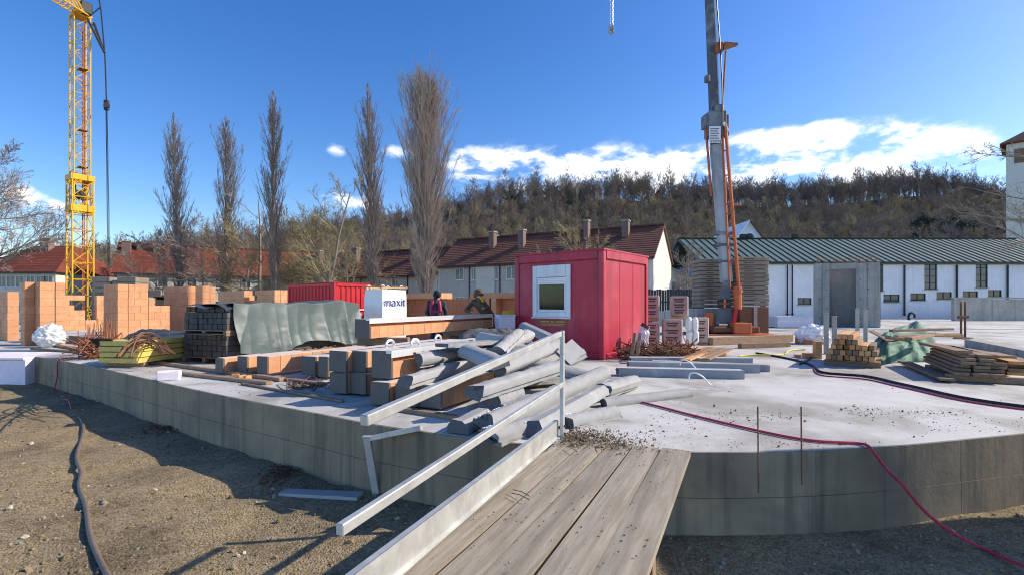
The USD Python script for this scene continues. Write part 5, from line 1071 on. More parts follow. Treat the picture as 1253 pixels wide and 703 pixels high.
# ------------------------------------------------------------------ heap of grey half round foam sections
def half_round(label, a, b, r0, roll=0., kind='half', broken=(0, 0), seed=0, lip=.03):
    """a, b: (px, py, z) of the axis ends; half: D section, bay: faceted, board: flat"""
    p0, p1 = G(*a), G(*b); p0[2], p1[2] = a[2], b[2]; r0 *= .86
    L = np.linalg.norm(p1 - p0); u = (p1 - p0) / L; up = np.array([0, 0, 1.]); v = nrm(np.cross(up, u)); n = np.cross(u, v)
    c, s = math.cos(roll), math.sin(roll); v, n = c * v + s * n, -s * v + c * n
    if kind == 'half': pr = [(r0 * math.cos(t), r0 * math.sin(t)) for t in np.linspace(0, math.pi, 15)] + [(-r0 * 1.22, .002), (-r0 * 1.22, -lip * 1.3), (r0 * 1.22, -lip * 1.3), (r0 * 1.22, .002)]
    elif kind == 'quarter': pr = [(r0 * 1.3 * math.cos(t), r0 * 1.1 * math.sin(t)) for t in np.linspace(0, math.pi / 2, 9)] + [(-r0 * .5, r0 * 1.1), (-r0 * .75, r0 * .85), (-r0 * .75, r0 * .25), (-r0 * .55, r0 * .15), (-r0 * .55, -lip), (r0 * 1.3, -lip)]
    elif kind == 'bay': pr = [(r0, -lip), (r0, r0 * .35), (r0 * .5, r0 * .85), (-r0 * .5, r0 * .85), (-r0, r0 * .35), (-r0, -lip)]
    else: pr = [(r0, 0), (r0, .05), (-r0, .05), (-r0, 0)]
    pr = np.array(pr); K = 30; n_ = len(pr)
    r = np.random.default_rng(seed + int(a[0])); xs = np.linspace(0, L, K)
    V = np.zeros((K, n_, 3)); V[:, :, 0] = xs[:, None]; V[:, :, 1:] = pr[None]
    for e, q in ((0, broken[0]), (K - 1, broken[1])):
        if q: V[e, :, 0] += (meshkit.noise(np.stack([pr[:, 0] * 14, pr[:, 1] * 14, np.full(n_, seed + e)], 1), seed) - .5) * q * 2 * (1 if e else 1)
    ck = np.stack(np.broadcast_arrays(xs[:, None] * 7 + seed, pr[None, :, 0] * 16, pr[None, :, 1] * 16), -1); V[:, :, 1:] *= (1 + .16 * (meshkit.noise(ck, seed) - .5) + .10 * (meshkit.noise(ck * 2.7, seed + 3) - .5))[..., None]
    cen = V[[0, -1]].mean(1); V2 = np.vstack([V.reshape(-1, 3), cen]); i = np.arange(n_); j = (i + 1) % n_
    f = np.concatenate([np.stack([i, i + n_, j], 1), np.stack([j, i + n_, j + n_], 1)])
    Fs = (f[None] + (np.arange(K - 1) * n_)[:, None, None]).reshape(-1, 3)
    t = thing('foam_section', label, 'foam section', (p0 + p1) / 2 - [0, 0, (p0[2] + p1[2]) / 2], 0, 'grey foam sections heaped on the slab')
    W_ = lambda P: p0 + P[:, 0:1] * u + P[:, 1:2] * v + P[:, 2:3] * n
    body = T(W_(V2), Fs[:, ::-1]); body.update_faces(np.ones(len(body.faces), bool))
    part(t, 'shell', T(W_(V.reshape(-1, 3)), Fs if np.dot(np.cross(*(W_(V.reshape(-1, 3))[Fs[0]][1:] - W_(V.reshape(-1, 3))[Fs[0]][0])), W_(V.reshape(-1, 3))[Fs[0]][0] - (p0 + n * r0 * .3)) > 0 else Fs[:, ::-1]), m_eps, w=True, smooth=35)
    for e, o in ((0, 0), (1, (K - 1) * n_)):
        ring = W_(V[(K - 1) * e]); m_ = T(np.vstack([ring, W_(cen[e:e + 1])]), np.stack([np.full(n_, n_), i, j], 1))
        part(t, 'cut_end', m_, m_epsend if not broken[e] or e else m_epsend, w=True)
    if broken[0] or broken[1]:
        ch = []
        for k in range(14):
            x = abs(r.normal(0, .12)) * L; x = x if broken[0] else L - x; th = r.uniform(.05, 1.0)
            base = np.array([[x, r0 * math.cos(th) * 1.0, r0 * math.sin(th) * 1.0]]); s = r.uniform(.008, .025)
            ch.append(T(W_(base) + (trimesh.creation.icosphere(0).vertices * [1, 1, .8]) * s, trimesh.creation.icosphere(0).faces))
        part(t, 'chipped_edge', cat(ch), m_paper, w=True, kind='stuff')
    return t
H = half_round
H('broad half round foam section on the shutter boxes at the left of the heap', (498, 471, .34), (574, 447, .36), .13, .1, 'quarter', broken=(.05, 0), seed=1)
H('half round foam section with dark cut end behind the broad one', (511, 440, .55), (568, 431, .55), .11, 1.2, seed=2)
H('faceted foam section lying crosswise on top of the heap', (571, 430, .62), (613, 447, .55), .15, .2, 'bay', seed=3)
H('short half round stub at the top left of the foam heap', (588, 414, .72), (616, 418, .70), .13, .3, seed=4)
H('steep tilted half round foam piece near the top of the heap', (608, 433, .62), (634, 409, .78), .13, -.3, seed=5)
H('faceted piece at the summit of the foam heap behind the handrail', (641, 399, .80), (676, 416, .66), .13, .1, 'bay', seed=6)
H('dark long foam section lying in shade under the top rail', (607, 454, .46), (683, 424, .58), .15, .9, 'quarter', seed=7)
H('large half round with ragged lower edge in the middle of the foam heap', (581, 486, .26), (683, 453, .36), .15, .15, 'quarter', broken=(.08, .03), seed=8)
H('longest half round running through the foam heap behind the post', (594, 522, .10), (738, 457, .22), .145, .5, broken=(.09, 0), seed=9)
H('half round with chipped white edge right behind the toe board', (652, 528, .05), (738, 478, .13), .135, -.15, 'bay', broken=(.08, 0), seed=10)
H('low half round lying on the slab at the right front of the heap', (692, 518, .04), (752, 505, .04), .11, .3, broken=(.07, .05), seed=11)
H('long thin half round reaching out of the heap to the right over the slab', (738, 494, .035), (843, 481, .035), .085, .9, seed=12)
H('broken foam end at the slab edge at the very front of the heap', (598, 536, .05), (664, 517, .05), .12, .2, broken=(.1, .1), seed=13)
H('dark faceted foam block at the left foot of the heap', (560, 526, .04), (592, 510, .06), .14, 0, 'bay', seed=14)
H('half round stub showing its flat round end low in the heap', (604, 492, .14), (634, 480, .18), .13, .1, seed=15)
H('wide foam piece lying right of the post behind the heap', (738, 482, .10), (776, 470, .06), .15, .3, 'quarter', broken=(0, .06), seed=16)
H('foam piece with pale underside leaning against the crimson cabin', (682, 452, .25), (715, 436, .42), .15, -.5, 'quarter', seed=17)
H('thin foam board standing at the right top of the heap behind the post', (688, 440, .45), (706, 424, .62), .17, .8, 'board', seed=18)
H('flat pale foam board on the metal channel behind the heap', (540, 424, .70), (612, 419, .68), .16, 0, 'board', seed=19)
H('foam board lying across the back of the heap below the workers', (560, 432, .58), (640, 424, .60), .15, .1, 'board', seed=20)
H('dark quarter section behind the summit of the heap', (622, 424, .62), (646, 412, .70), .15, .6, 'quarter', seed=21)
H('half round behind the post beneath the summit of the heap', (640, 444, .42), (716, 462, .20), .15, .1, seed=22)
H('grey section deep in the heap under the long half round', (616, 506, .05), (700, 478, .08), .15, 0, 'bay', seed=23)
H('grey section at the core of the heap holding up the others', (600, 470, .10), (690, 462, .10), .17, 0, 'half', seed=24)
H('second grey section at the core of the heap, farther back', (595, 455, .28), (680, 440, .30), .17, 0, 'half', seed=25)
solo('crumpled_net', jit(heap(G(560, 420, .45), (1, .15, 0), 1.6, .6, .32, 9), .05, 6), m_epsend, 'dark crumpled net behind the foam heap below the topmost shutter box', 'net', smooth=False)

# ------------------------------------------------------------------ long grey profiles on the slab
for i, (a, b, h, w) in enumerate((((757, 459.5), (911, 463.5), .15, .22), ((770, 452), (930, 456), .16, .22), ((800, 448.5), (942, 454.5), .13, .2), ((772, 444.5), (921, 445.5), .14, .22))):
    p, q = G(*a), G(*b); t = thing('channel_profile', ['front long grey channel profile on the slab right of the foam heap', 'second long grey channel profile from the front, beside the foam heap', 'grey channel profile reaching farthest right behind the front ones', 'rearmost long grey channel profile near the rebar'][i], 'profile', p, 0, 'grey channel profiles lying on the slab')
    part(t, 'web', bar(p + [0, 0, h / 2], q + [0, 0, h / 2], .02, h), m_eps, w=True); part(t, 'top_flange', bar(p + [0, w / 2, h - .005], q + [0, w / 2, h - .005], w, .014), m_galvlite if i in (0, 3) else m_eps, w=True); part(t, 'rear_web', bar(p + [0, w, h / 2 - .01], q + [0, w, h / 2 - .01], .02, h - .03), m_eps, w=True)
for (px, py) in ((843, 463), (832, 446)):
    p = G(px, py, .17); solo('white_strap', tube(spline([p, p + [.05, -.02, .1], p + [.18, -.05, .05], p + [.3, .02, -.06], p + [.42, 0, -.12]], 5), .012, 5), m_paper, 'white plastic strap curling over the %s grey profiles' % ('front' if py > 450 else 'rear'), 'strap')
# ------------------------------------------------------------------ wrapped block pallets right of the cabin
def pack(label, px0, px1, py0, py1, d, side=.5, z=None, rows=3):
    x0_, x1_ = Q(px0, d)[0], Q(px1, d)[0]; zb, zt = max(ZY(py1, d), 0.005), ZY(py0, d)
    t = thing('block_package', label, 'wrapped blocks', (x0_, d, zb), math.radians(-14), 'wrapped block pallets beside the crimson cabin'); w = (x1_ - x0_) * 1.0
    part(t, 'package', cbx(0, 0, .06, w, side, zt - zb, .025), m_pack)
    part(t, 'foil', cbx(w * .985, .04, .08, w + .012, side - .02, zt - zb - .02, .005), m_paper)
    part(t, 'pallet', bx(.02, .02, 0, w - .02, side - .02, .056), m_wood)
    hh = zt - zb; r = np.random.default_rng(int(px0))
    for k in range(rows):
        zz = .06 + (hh - .06) * (.88 - k * .27)
        for q, (a, l) in enumerate(((.16, .62), (.22, .5))): part(t, 'print_line', bx(w * (a + r.uniform(-.03, .03)), -.004, zz - q * .07 - .045, w * (a + l), -.0005, zz - q * .07), m_packp)
    return t
pack('tall wrapped block package right against the crimson cabin, upper one', 790, 806, 361, 392, 15.0, .45)
pack('wrapped block package under the one against the crimson cabin', 789, 806, 393, 430, 14.8, .45)
pack('upper wrapped block package with dark print standing free on the middle stack', 821, 841, 362, 389, 15.0, .5)
pack('middle wrapped block package below the free standing upper one', 811, 834, 390, 428, 14.7, .5)
pack('wrapped block package at the right, beside the grey crane base', 848, 866, 388, 426, 15.8, .5)
ss = thing('paper_sacks', 'pale upright paper sacks between the wrapped packages and the grey crane', 'sacks', Q(843, 15.6, 0))
for k, (dx, dz) in enumerate(((0, 0), (.0, .42), (.22, 0), (.2, .40))):
    m = trimesh.creation.capsule(.2, .14, count=[14, 10]); v = m.vertices * [.75, .7, 1]; v = v - [0, 0, v[:, 2].min()]; part(ss, 'sack', jit(T(v + [dx, 0, dz + .02], m.faces), .03, 5), m_paper, smooth=60)
fs = thing('foil_sack', 'crumpled clear sack hanging on rebar at the foot of the cabin side', 'plastic sack', G(783, 436, .0))
def sack_fn(a, b):
    P = np.stack([np.cos(a) * 2, np.sin(a) * 2, b * 3], -1); rr = (.13 + .10 * b) * (.6 + .8 * meshkit.fbm(P * 1.5)) * np.where(b > .97, .3, 1)
    return np.stack([rr * np.cos(a) * .9 + .12 * (1 - b), rr * np.sin(a) * .6, .08 + (1 - b) * .68], -1)
part(fs, 'sack', jit(grid(sack_fn, np.linspace(0, 2 * math.pi, 30), np.linspace(0, 1, 20)), .03, 9), m_foil); part(fs, 'dark_neck', rod([.1, 0, .72], [.15, 0, .79], .11, 8), m_packp)
# two boards leaning on the cabin
for k in range(2):
    p = G(772 + 7 * k, 443, .01); solo('leaning_board', bar(p, p + [.22, .55, .62], .07, .025), m_oldwood, 'narrow dark board leaning at the right corner of the cabin, %s of two' % ('left' if k == 0 else 'right'), 'board')

# ------------------------------------------------------------------ loose planks, long beams and foam sheets before the hall
def loose_boards(items, mat, cat_, name, group=None):
    for a, b, w, h, z, lab in items:
        p, q = G(*a, z), G(*b, z); solo(name, bar(p + [0, 0, h / 2], q + [0, 0, h / 2], w, h, ch=.006), mat, lab, cat_, group)
loose_boards([((868, 421.5), (966, 417), .3, .24, .005, 'long grey concrete beam lying before the grey crane'), ((905, 425.5), (965, 423.5), .16, .14, .005, 'shorter brown beam lying in front of the long grey beam')], m_oldwood, 'beam', 'long_beam')
r = np.random.default_rng(41); labs = []
pl_names = ['lowest grey', 'short brown', 'long weathered', 'sunlit', 'splintered', 'dark', 'narrow', 'topmost']
for k in range(8):
    a = G(822 + 6 * k, 441 - .3 * k, .03 + .05 * (k % 4)); b = G(862 + 4.6 * k, 424 + .3 * k, .05 + .07 * (k % 3))
    solo('scrap_plank', bar(a, b, .14, .035, ch=.004), m_wood if k % 3 == 0 else m_oldwood, '%s plank in the scrap heap behind the grey profiles, %s from its left' % (pl_names[k], ['first', 'second', 'third', 'fourth', 'fifth', 'sixth', 'seventh', 'last'][k]), 'plank', 'scrap planks behind the grey profiles')
for k, (px, py) in enumerate(((862, 436), (880, 437))): solo('scrap_block', frame(cbx(-.14, -.07, .005, .14, .07, .13, .008), G(px, py), nrm((1, .3, 0))), m_wood, 'short timber block under the scrap planks, %s one' % ('left' if k == 0 else 'right'), 'timber block')
fo_ = thing('foam_sheets', 'stack of white foam sheets on the slab before the concrete shaft', 'foam sheets', Q(951, 27.0, 0))
for k in range(10): part(fo_, 'sheet', cbx(.02 * (k % 3), 0, .04 + k * .062, 2.0 - .03 * (k % 2), 1.2, .04 + k * .062 + .056, .006), m_white if k > 7 else m_xps)
for k in (0.2, 1.6): part(fo_, 'bearer', bx(k, 0, .004, k + .1, 1.2, .036), m_oldwood)
cs = thing('concrete_shaft', 'free standing rough concrete lift shaft with a tall opening, before the white hall', 'shaft', Q(996, 29, 0), math.radians(-30))
SW, SH, SD = 3.15, ZY(321, 28.2), 1.3
xa, xb, zh = .78, 2.05, ZY(329, 28.2)
part(cs, 'front_panel', cbx(0, 0, 0, xa, .25, SH, .015), m_conc); part(cs, 'front_panel', cbx(xb, 0, 0, SW, .25, SH - .05, .015), m_conc); part(cs, 'lintel', cbx(xa + .004, .004, zh, xb - .004, .246, SH - .03, .015), m_conc)
part(cs, 'side_wall', bx(.0, .254, 0, .25, SD, SH - .02), m_conc); part(cs, 'side_wall', bx(SW - .25, .254, 0, SW, SD, SH - .06), m_conc); part(cs, 'rear_wall', bx(.254, SD - .25, 0, SW - .254, SD, SH - .04), m_conc)
for x in (xa * .5, xb + .5, xb + 1.1): part(cs, 'form_joint', bx(x, -.004, 0.02, x + .02, .0005, SH - .08), m_room)
for k in range(12): part(cs, 'tie_hole', rod([.3 + (k % 2) * .35 + (xb - .1) * (k // 6), -.004, .5 + .55 * (k % 6)], [.3 + (k % 2) * .35 + (xb - .1) * (k // 6), .01, .5 + .55 * (k % 6)], .035, 8), m_room)
r = np.random.default_rng(3)
for k in range(26):
    x = .1 + k * (SW - .2) / 25; part(cs, 'starter_bar', rod([x, .12, SH - .1], [x + r.normal(0, .05), .12 + r.normal(0, .05), SH + r.uniform(.1, .42)], .016, 4), m_rusto)
# clear foil bundle, posts
fb2 = thing('foil_bundle', 'clear foil bundle over bricks left of the square timbers', 'plastic bundle', G(994, 420, 0))
m = trimesh.creation.icosphere(4, 1); v = m.vertices * (1 + (meshkit.fbm(m.vertices * 2.5)[:, None] - .5) * .7) * [.52, .4, .33] + [0, 0, .30]; part(fb2, 'foil', jit(T(v, m.faces), .04, 6), m_foil); part(fb2, 'bricks', bx(-.4, -.25, .004, .35, .3, .3), m_claydark)
pz = [(1011, 433, 383, .055), (1021, 432, 386, .055), (1049, 420, 377, .06), (1059, 420, 378, .06)]
for k, (px, pb_, pt_, w) in enumerate(pz):
    p = G(px, pb_ if k < 2 else 418, 0); top = ZY(pt_, p[1]); t = thing('steel_post', ['leftmost upright grey stub post before the square timbers', 'second upright grey stub post from the left before the square timbers', 'third upright grey stub post, before the shaft opening', 'fourth upright grey stub post, right of the shaft opening'][k], 'post', p, 0, 'upright stub posts by the timbers')
    part(t, 'shaft', cbx(-w, -w * .5, .0, w, w * .5, top - .02, .006), m_conc); part(t, 'cap', cbx(-w - .01, -w * .5 - .01, top - .018, w + .01, w * .5 + .01, top, .004), m_conc); part(t, 'foot', bx(-w - .05, -.06, .0, w + .05, .06, .012), m_conc)
for k, (px, pb_) in enumerate(((1176, 414), (1181, 413))):
    p = G(px, pb_, 0); top = ZY(369, p[1]); t = thing('rusty_post', 'rusty upright bar with small brackets behind the planks, %s of two' % ('left' if k == 0 else 'right'), 'post', p)
    part(t, 'shaft', rod(p * 0, [0, 0, top], .035, 6), m_rust); part(t, 'bracket', cbx(-.12, -.05, top * .55, .12, .05, top * .62, .01), m_rust); part(t, 'foot', cbx(-.2, -.15, .003, .2, .15, .03, .01), m_rust)
for k, (px, py) in enumerate(((1087, 388), (1093, 388.5), (1150, 388), (1186, 387), (1190, 387))):
    p = G(px, py, 0); solo('starter_pipe', rod(p, p + [0, 0, (.75, .95, .8, .6, .6)[k]], .035, 6), m_conc, 'thin pipe standing up from the far slab before the hall, %s from the left' % ['first', 'second', 'third', 'fourth', 'fifth'][k], 'pipe', 'thin pipes on the far slab')
p = G(1113, 391, 0); solo('black_pipe_bend', tube(spline([p, p + [-.1, 0, .3], p + [.15, 0, .6], p + [.4, 0, .45], p + [.38, 0, .2]], 6), .09, 7), m_black, 'black curved pipe end standing before the white hall', 'pipe')

# ------------------------------------------------------------------ square timbers on a pallet
ta = nrm((.62, .78, 0)); tv = np.array([ta[1], -ta[0], 0]); t0 = G(1008, 446, 0)
pt_ = thing('pallet', 'worn wooden pallet under the stack of square timbers', 'pallet', t0, math.atan2(tv[1], tv[0]))
for k in range(3): part(pt_, 'runner', bx(0, .05 + k * .55, .004, .98, .15 + k * .55, .10), m_oldwood)
for k in range(5): part(pt_, 'deck_board', cbx(.01 + k * .195, 0, .104, .19 + k * .195, 1.3, .126, .003), m_oldwood)
r = np.random.default_rng(17)
rows = [8, 8, 7, 4, 3]
for j, nn in enumerate(rows):
    x = .03 + .05 * j
    for k in range(nn):
        w = .104; a = t0 + tv * (x + k * .108 + r.uniform(-.006, .006)) + ta * (r.normal(0, .05) - (.1 if j > 2 else 0)) + [0, 0, .128 + j * .112]
        L = r.uniform(1.0, 1.5) + (.4 if j > 2 else 0)
        solo('square_timber', frame(cbx(0, 0, .002, w - .008, L, .108, .006), a, tv, ta), m_wood if r.uniform() < .6 else m_oldwood, 'short square timber with its cut end towards us in the pallet stack', 'timber', 'square timbers stacked on the pallet')
for k, (px, py, ang) in enumerate(((988, 437, .0), (976, 436, 1.2), (1000, 438, 1.35))):
    o = G(px, py, .005); solo('timber_block', frame(cbx(-.1, -.07, 0, .1, .07, (.12, .06, .42)[k], .006), o, (math.cos(ang), math.sin(ang), 0)), m_wood, ['orange timber block lying left of the pallet of square timbers', 'flat timber offcut lying between hose and timbers', 'upright orange timber block at the left end of the square timbers'][k], 'timber block')

# ------------------------------------------------------------------ green tarpaulin over lumber
gp0 = G(1075, 444, 0)
gt = thing('green_tarpaulin', 'rumpled green tarpaulin heaped over lumber between the timbers and the planks', 'tarpaulin', gp0)
def gt_fn(a, b):
    P = np.stack([a * 4, b * 3, 0 * a], -1); e = np.clip(1 - np.abs(2 * a - 1) ** 4, 0, 1); f = np.clip(b / .5, 0, 1)
    fold = np.sin(b * 26 + 6 * meshkit.noise(P, 1)) * .05 * f * (1 - (b > .6)) + np.sin(a * 30 + 5 * meshkit.noise(P, 6)) * .03
    z = np.where(b < .5, (.52 * (b / .5) ** .7), .52 + .06 * np.sin(a * 7)) * (.35 + .65 * e) * (.85 + .35 * meshkit.fbm(P)) + .05 * (meshkit.fbm(P * 3) - .5)
    q = gp0 + (a * 1.95)[..., None] * nrm((.96, .28, 0)) + (b * 1.5 - .1)[..., None] * nrm((.5, .86, 0)); q[..., 2] += np.maximum(z, .006); q[..., :2] += (fold)[..., None] * np.array([-.4, -.9]); return q
part(gt, 'cover', thick(jit(grid(gt_fn, np.linspace(0, 1, 90), np.linspace(0, 1, 70)), .015, 4), .006), m_gtarp, smooth=True, w=True)
def gt2(a, b):
    P = np.stack([a * 3 + 5, b * 3, 0 * a], -1); e = np.clip(1 - np.abs(2 * a - 1) ** 3, 0, 1) * np.clip(1 - np.abs(2 * b - 1) ** 3, 0, 1); q = G(1088, 420, 0) + (a * 2.3)[..., None] * nrm((.9, .3, 0)) + (b * .9)[..., None] * nrm((.4, .9, 0)); q[..., 2] += np.maximum(e ** .5 * (.50 + .26 * np.exp(-((a - .72) / .16) ** 2)) + .25 * (meshkit.fbm(P * 1.5) - .5) * e, .01); return q
m_gpale = M('pale_green_sheet', (.14, .22, .18), .12, 3, .7, .1, 6, spec=.2)
part(gt, 'pale_back_sheet', thick(jit(grid(gt2, np.linspace(0, 1, 40), np.linspace(0, 1, 30)), .015, 4), .005), m_gpale, smooth=True, w=True)
lm_ = [((1086, 412, .60), (1104, 414.5, .55), .12, .07, 'short thick plank end sticking out of the green tarpaulin at its left'), ((1096, 411, .56), (1172, 408, .55), .1, .06, 'long reddish lumber lying on top of the green tarpaulin'), ((1112, 414, .58), (1140, 409, .60), .12, .07, 'plank lying crosswise on the green tarpaulin'), ((1090, 404, .62), (1165, 402, .62), .1, .06, 'farther lumber on the green tarpaulin, before the pale sheet'), ((1140, 409, .52), (1174, 410, .48), .2, .1, 'stout dark lumber at the right end of the green tarpaulin'), ((1066, 404, .55), (1090, 417, .5), .14, .03, 'pale board slanting over the left of the green tarpaulin')]
for a, b, w, h, lab in lm_: solo('lumber', bar(G(*a), G(*b), w, h, ch=.006), m_oldwood, lab, 'lumber', 'lumber on the green tarpaulin')

# ------------------------------------------------------------------ plank stacks at the right
pa = nrm((.50, .866, 0)); pv2 = np.array([pa[1], -pa[0], 0]); s0 = G(1160, 466, 0)
r = np.random.default_rng(29)
def plank(o, L, w, h, lab, mat=m_oldwood, tilt=0., group='weathered planks stacked at the right', yaw=0.):
    c, s = math.cos(yaw), math.sin(yaw); a_ = c * pa + s * pv2; v_ = c * pv2 - s * pa; a_ = nrm(a_ + np.array([0, 0, tilt])); n_ = nrm(np.cross(v_, a_))
    m = frame(cbx(0, 0, 0, w, L, h, .005), o, v_, a_, n_); return solo('stacked_plank', m, mat, lab, 'plank', group)
for k in (0.1, 1.6): solo('bearer_timber', frame(cbx(-.05, 0, .004, 1.25, .12, .11, .008), s0 + pa * k + pv2 * .05, pv2, pa), m_oldwood, 'bearer timber under the %s end of the weathered plank stack' % ('near' if k < 1 else 'far'), 'bearer')
for j in range(6):
    for k in range(3 - (j > 3)):
        plank(s0 + pv2 * (.10 + k * .21 + r.uniform(-.02, .02) + .03 * j) + pa * (r.uniform(-.12, .1) + .06 * j) + [0, 0, .115 + j * .056], 2.3, .2, .05, 'weathered plank in the left of the two plank stacks', yaw=r.normal(0, .012))
plank(s0 + pv2 * .15 + pa * .3 + [0, 0, .115 + 6 * .056 + .005], 2.2, .24, .05, 'broad topmost plank on the left plank stack', yaw=-.05)
for j in range(4):
    for k in range(2):
        plank(s0 + pv2 * (.86 + k * .22 + r.uniform(-.02, .02)) + pa * (.5 + r.uniform(-.1, .1)) + [0, 0, .115 + j * .06], 2.0, .21, .055, 'reddish plank in the right of the two plank stacks', mat=m_wood if (j + k) % 3 == 0 else m_oldwood)
plank(s0 + pv2 * .72 + pa * .35 + [0, 0, .40], 2.7, .24, .045, 'long board bridging both plank stacks', yaw=-.16, mat=m_oldwood)
p0_ = G(1161, 463, .05)
plank(G(1150, 465, .035), 2.6, .2, .04, 'single grey plank lying loose beside the left plank stack', yaw=-.07, tilt=.012)
# step of the slab at the right
solo('slab_upstand', cat([strip(np.array([G(1180, 423)[:2], G(1260, 446)[:2] + [.3, -.1]]), 0, .0, .22, .35)]), m_conc, 'low concrete upstand running out of the picture at the right', 'upstand')
solo('dark_strip', bar(G(1165, 411, .006), G(1300, 436, .006), .25, .012), m_dark, 'dark strip on the far slab behind the planks', 'strip')  # thin flat dark bar laid on the far slab
# hoses
def hose(pts, r_, mat, lab, name='hose', n=7, z=.0):
    P = [G(a, b, r_ + z) if len(q) == 2 else None for q in pts for a, b in [q[:2]]]
    return solo(name, tube(spline(P, 8), r_, n), mat, lab, 'hose', smooth=60)
hz_ = [(925, 431), (960, 437), (985, 443), (1000, 451), (1015, 456), (1050, 458.5), (1090, 466), (1130, 475), (1180, 486), (1225, 493), (1275, 499)]
hose(hz_, .022, m_black, 'thick black hose snaking over the slab in front of the timbers')
hose([(a - 2, b + 3.5) if i > 2 else (a + 4, b + 1) for i, (a, b) in enumerate(hz_)], .011, m_redhose, 'thin red cable beside the thick black hose')
hose([(978, 445), (990, 439), (993, 436), (989, 431)], .02, m_black, 'short branch of black hose curling up towards the timbers')
hose([(905, 436), (925, 434), (945, 434), (962, 431), (985, 427)], .022, m_yellowhose, 'yellow hose lying by the beams before the grey crane')
# red hose over the slab edge
rpts = [G(a, b, .016) for a, b in ((775, 489), (800, 495), (850, 508), (900, 520), (950, 531), (1000, 539), (1040, 541), (1056, 542.5))]
e_ = G(1064, 546.5, .012)
down = [e_, np.array([*(G(1078, 548, 0)[:2] - [0, .10]), -.18])]
for px, py in ((1100, 588), (1130, 623), (1160, 647)): d_ = down[0][1] - .12 - .22 * (py - 560) / 90; down.append(Q(px, d_, ZY(py, d_)))
for px, py in ((1195, 667), (1225, 681), (1280, 702)):
    g_ = G(px, py, GZ + .02); down.append(np.array([g_[0], g_[1], float(ground_z(g_[0], g_[1])) + .022]))
solo('red_hose', tube(spline(rpts + down, 8), .0135, 8), m_redhose, 'red hose crossing the slab and hanging over its front wall to the gravel', 'hose', smooth=60)
# cable on the gravel at the left
def on_ground(px, py, r_):
    g_ = G(px, py, GZ)
    for _ in range(4): g_ = G(px, py, float(ground_z(g_[0], g_[1])) + r_)
    return g_
cb1_ = [G(60, 436, .02), G(58, 440.5, .02) + [0, -.04, -.02]] + [np.array([*(G(61 + i, 447, 0)[:2] + [0.6, -.35]) , -.35]) for i in range(1)]
cbp = [(68, 480), (86, 495), (98, 511), (102, 526), (97, 545), (95, 565), (99, 580), (97, 592), (103, 612), (108, 640), (112, 660), (121, 682), (133, 706), (150, 740)]
gpts = [on_ground(a, b, .02) for a, b in cbp]
solo('brown_hose', tube(spline(gpts[2:], 8), .022, 8), m_brownhose, 'thick brown hose winding over the gravel towards us at the left', 'hose', smooth=60)
def wall_at(x, out=.05): return float(np.interp(x, front[:, 0], front[:, 1])) - out
wx = G(66, 441, 0)[0]
hang = [[wx - .12, wall_at(wx) + .35, .016], [wx - .04, wall_at(wx) + .12, .02], [wx, wall_at(wx, .045), -.02], [wx + .02, wall_at(wx + .02, .07), -.3], [wx + .05, wall_at(wx + .05, .16), float(ground_z(wx, wall_at(wx))) + .04]]
solo('pink_cable', tube(spline(hang + [on_ground(80, 488, .03), gpts[1] + [0, 0, .012], gpts[2] + [0, 0, .02]], 10), .014, 6), m_redhose, 'thin red cable hanging over the slab edge at the far left', 'cable', smooth=60)

# ------------------------------------------------------------------ rods standing at the slab's front edge, things on the gravel
for k, (px, pt__, off) in enumerate(((923.5, 497, .035), (974.5, 497, .05))):
    b = G(px, 556 - k, 0); b[:2] += [0, -off - .03]; top = ZY(pt__, b[1])
    solo('edge_rod', tube([[b[0], b[1], -.30 + .06 * k], [b[0] - .002, b[1], -.1], [b[0] - .004, b[1] + .004, top]], 0.0062, 6), m_rust, '%s of two rusty rods standing at the front edge of the slab' % ('left' if k == 0 else 'right'), 'rod')
a, b = on_ground(345, 601, .02), on_ground(440, 606, .02)
solo('fallen_plank', jit(bar(a, b, .16, .035).subdivide().subdivide(), .012, 4), m_eps, 'grey foam strip lying on the gravel at the foot of the wall', 'strip')
for k, (px, py, sx, n) in enumerate(((203, 523, 26, 260), (345, 579, 24, 260))):
    r = np.random.default_rng(60 + k); c = on_ground(px, py, 0); P = []; Fc = []
    for q in range(n):
        x, y = c[0] + r.normal(0, sx / F * c[1] * .5), c[1] + r.normal(0, .22); z = float(ground_z(x, y)) + r.uniform(.0, .04); s = r.uniform(.015, .045); a_ = r.normal(size=(2, 3)) * [1, 1, .5]; a_ = a_ / np.linalg.norm(a_, axis=1, keepdims=True) * s
        P += [[x, y, z], [x + a_[0, 0], y + a_[0, 1], z + abs(a_[0, 2])], [x + a_[0, 0] + a_[1, 0], y + a_[0, 1] + a_[1, 1], z + .01], [x + a_[1, 0], y + a_[1, 1], z + abs(a_[1, 2])]]; Fc += [[4 * q, 4 * q + 1, 4 * q + 2], [4 * q, 4 * q + 2, 4 * q + 3]]
    solo('dead_leaves', T(P, Fc), m_leaf, 'drift of dark dead leaves at the wall foot, %s one' % ('farther' if k == 0 else 'nearer'), 'leaves', kind='stuff')

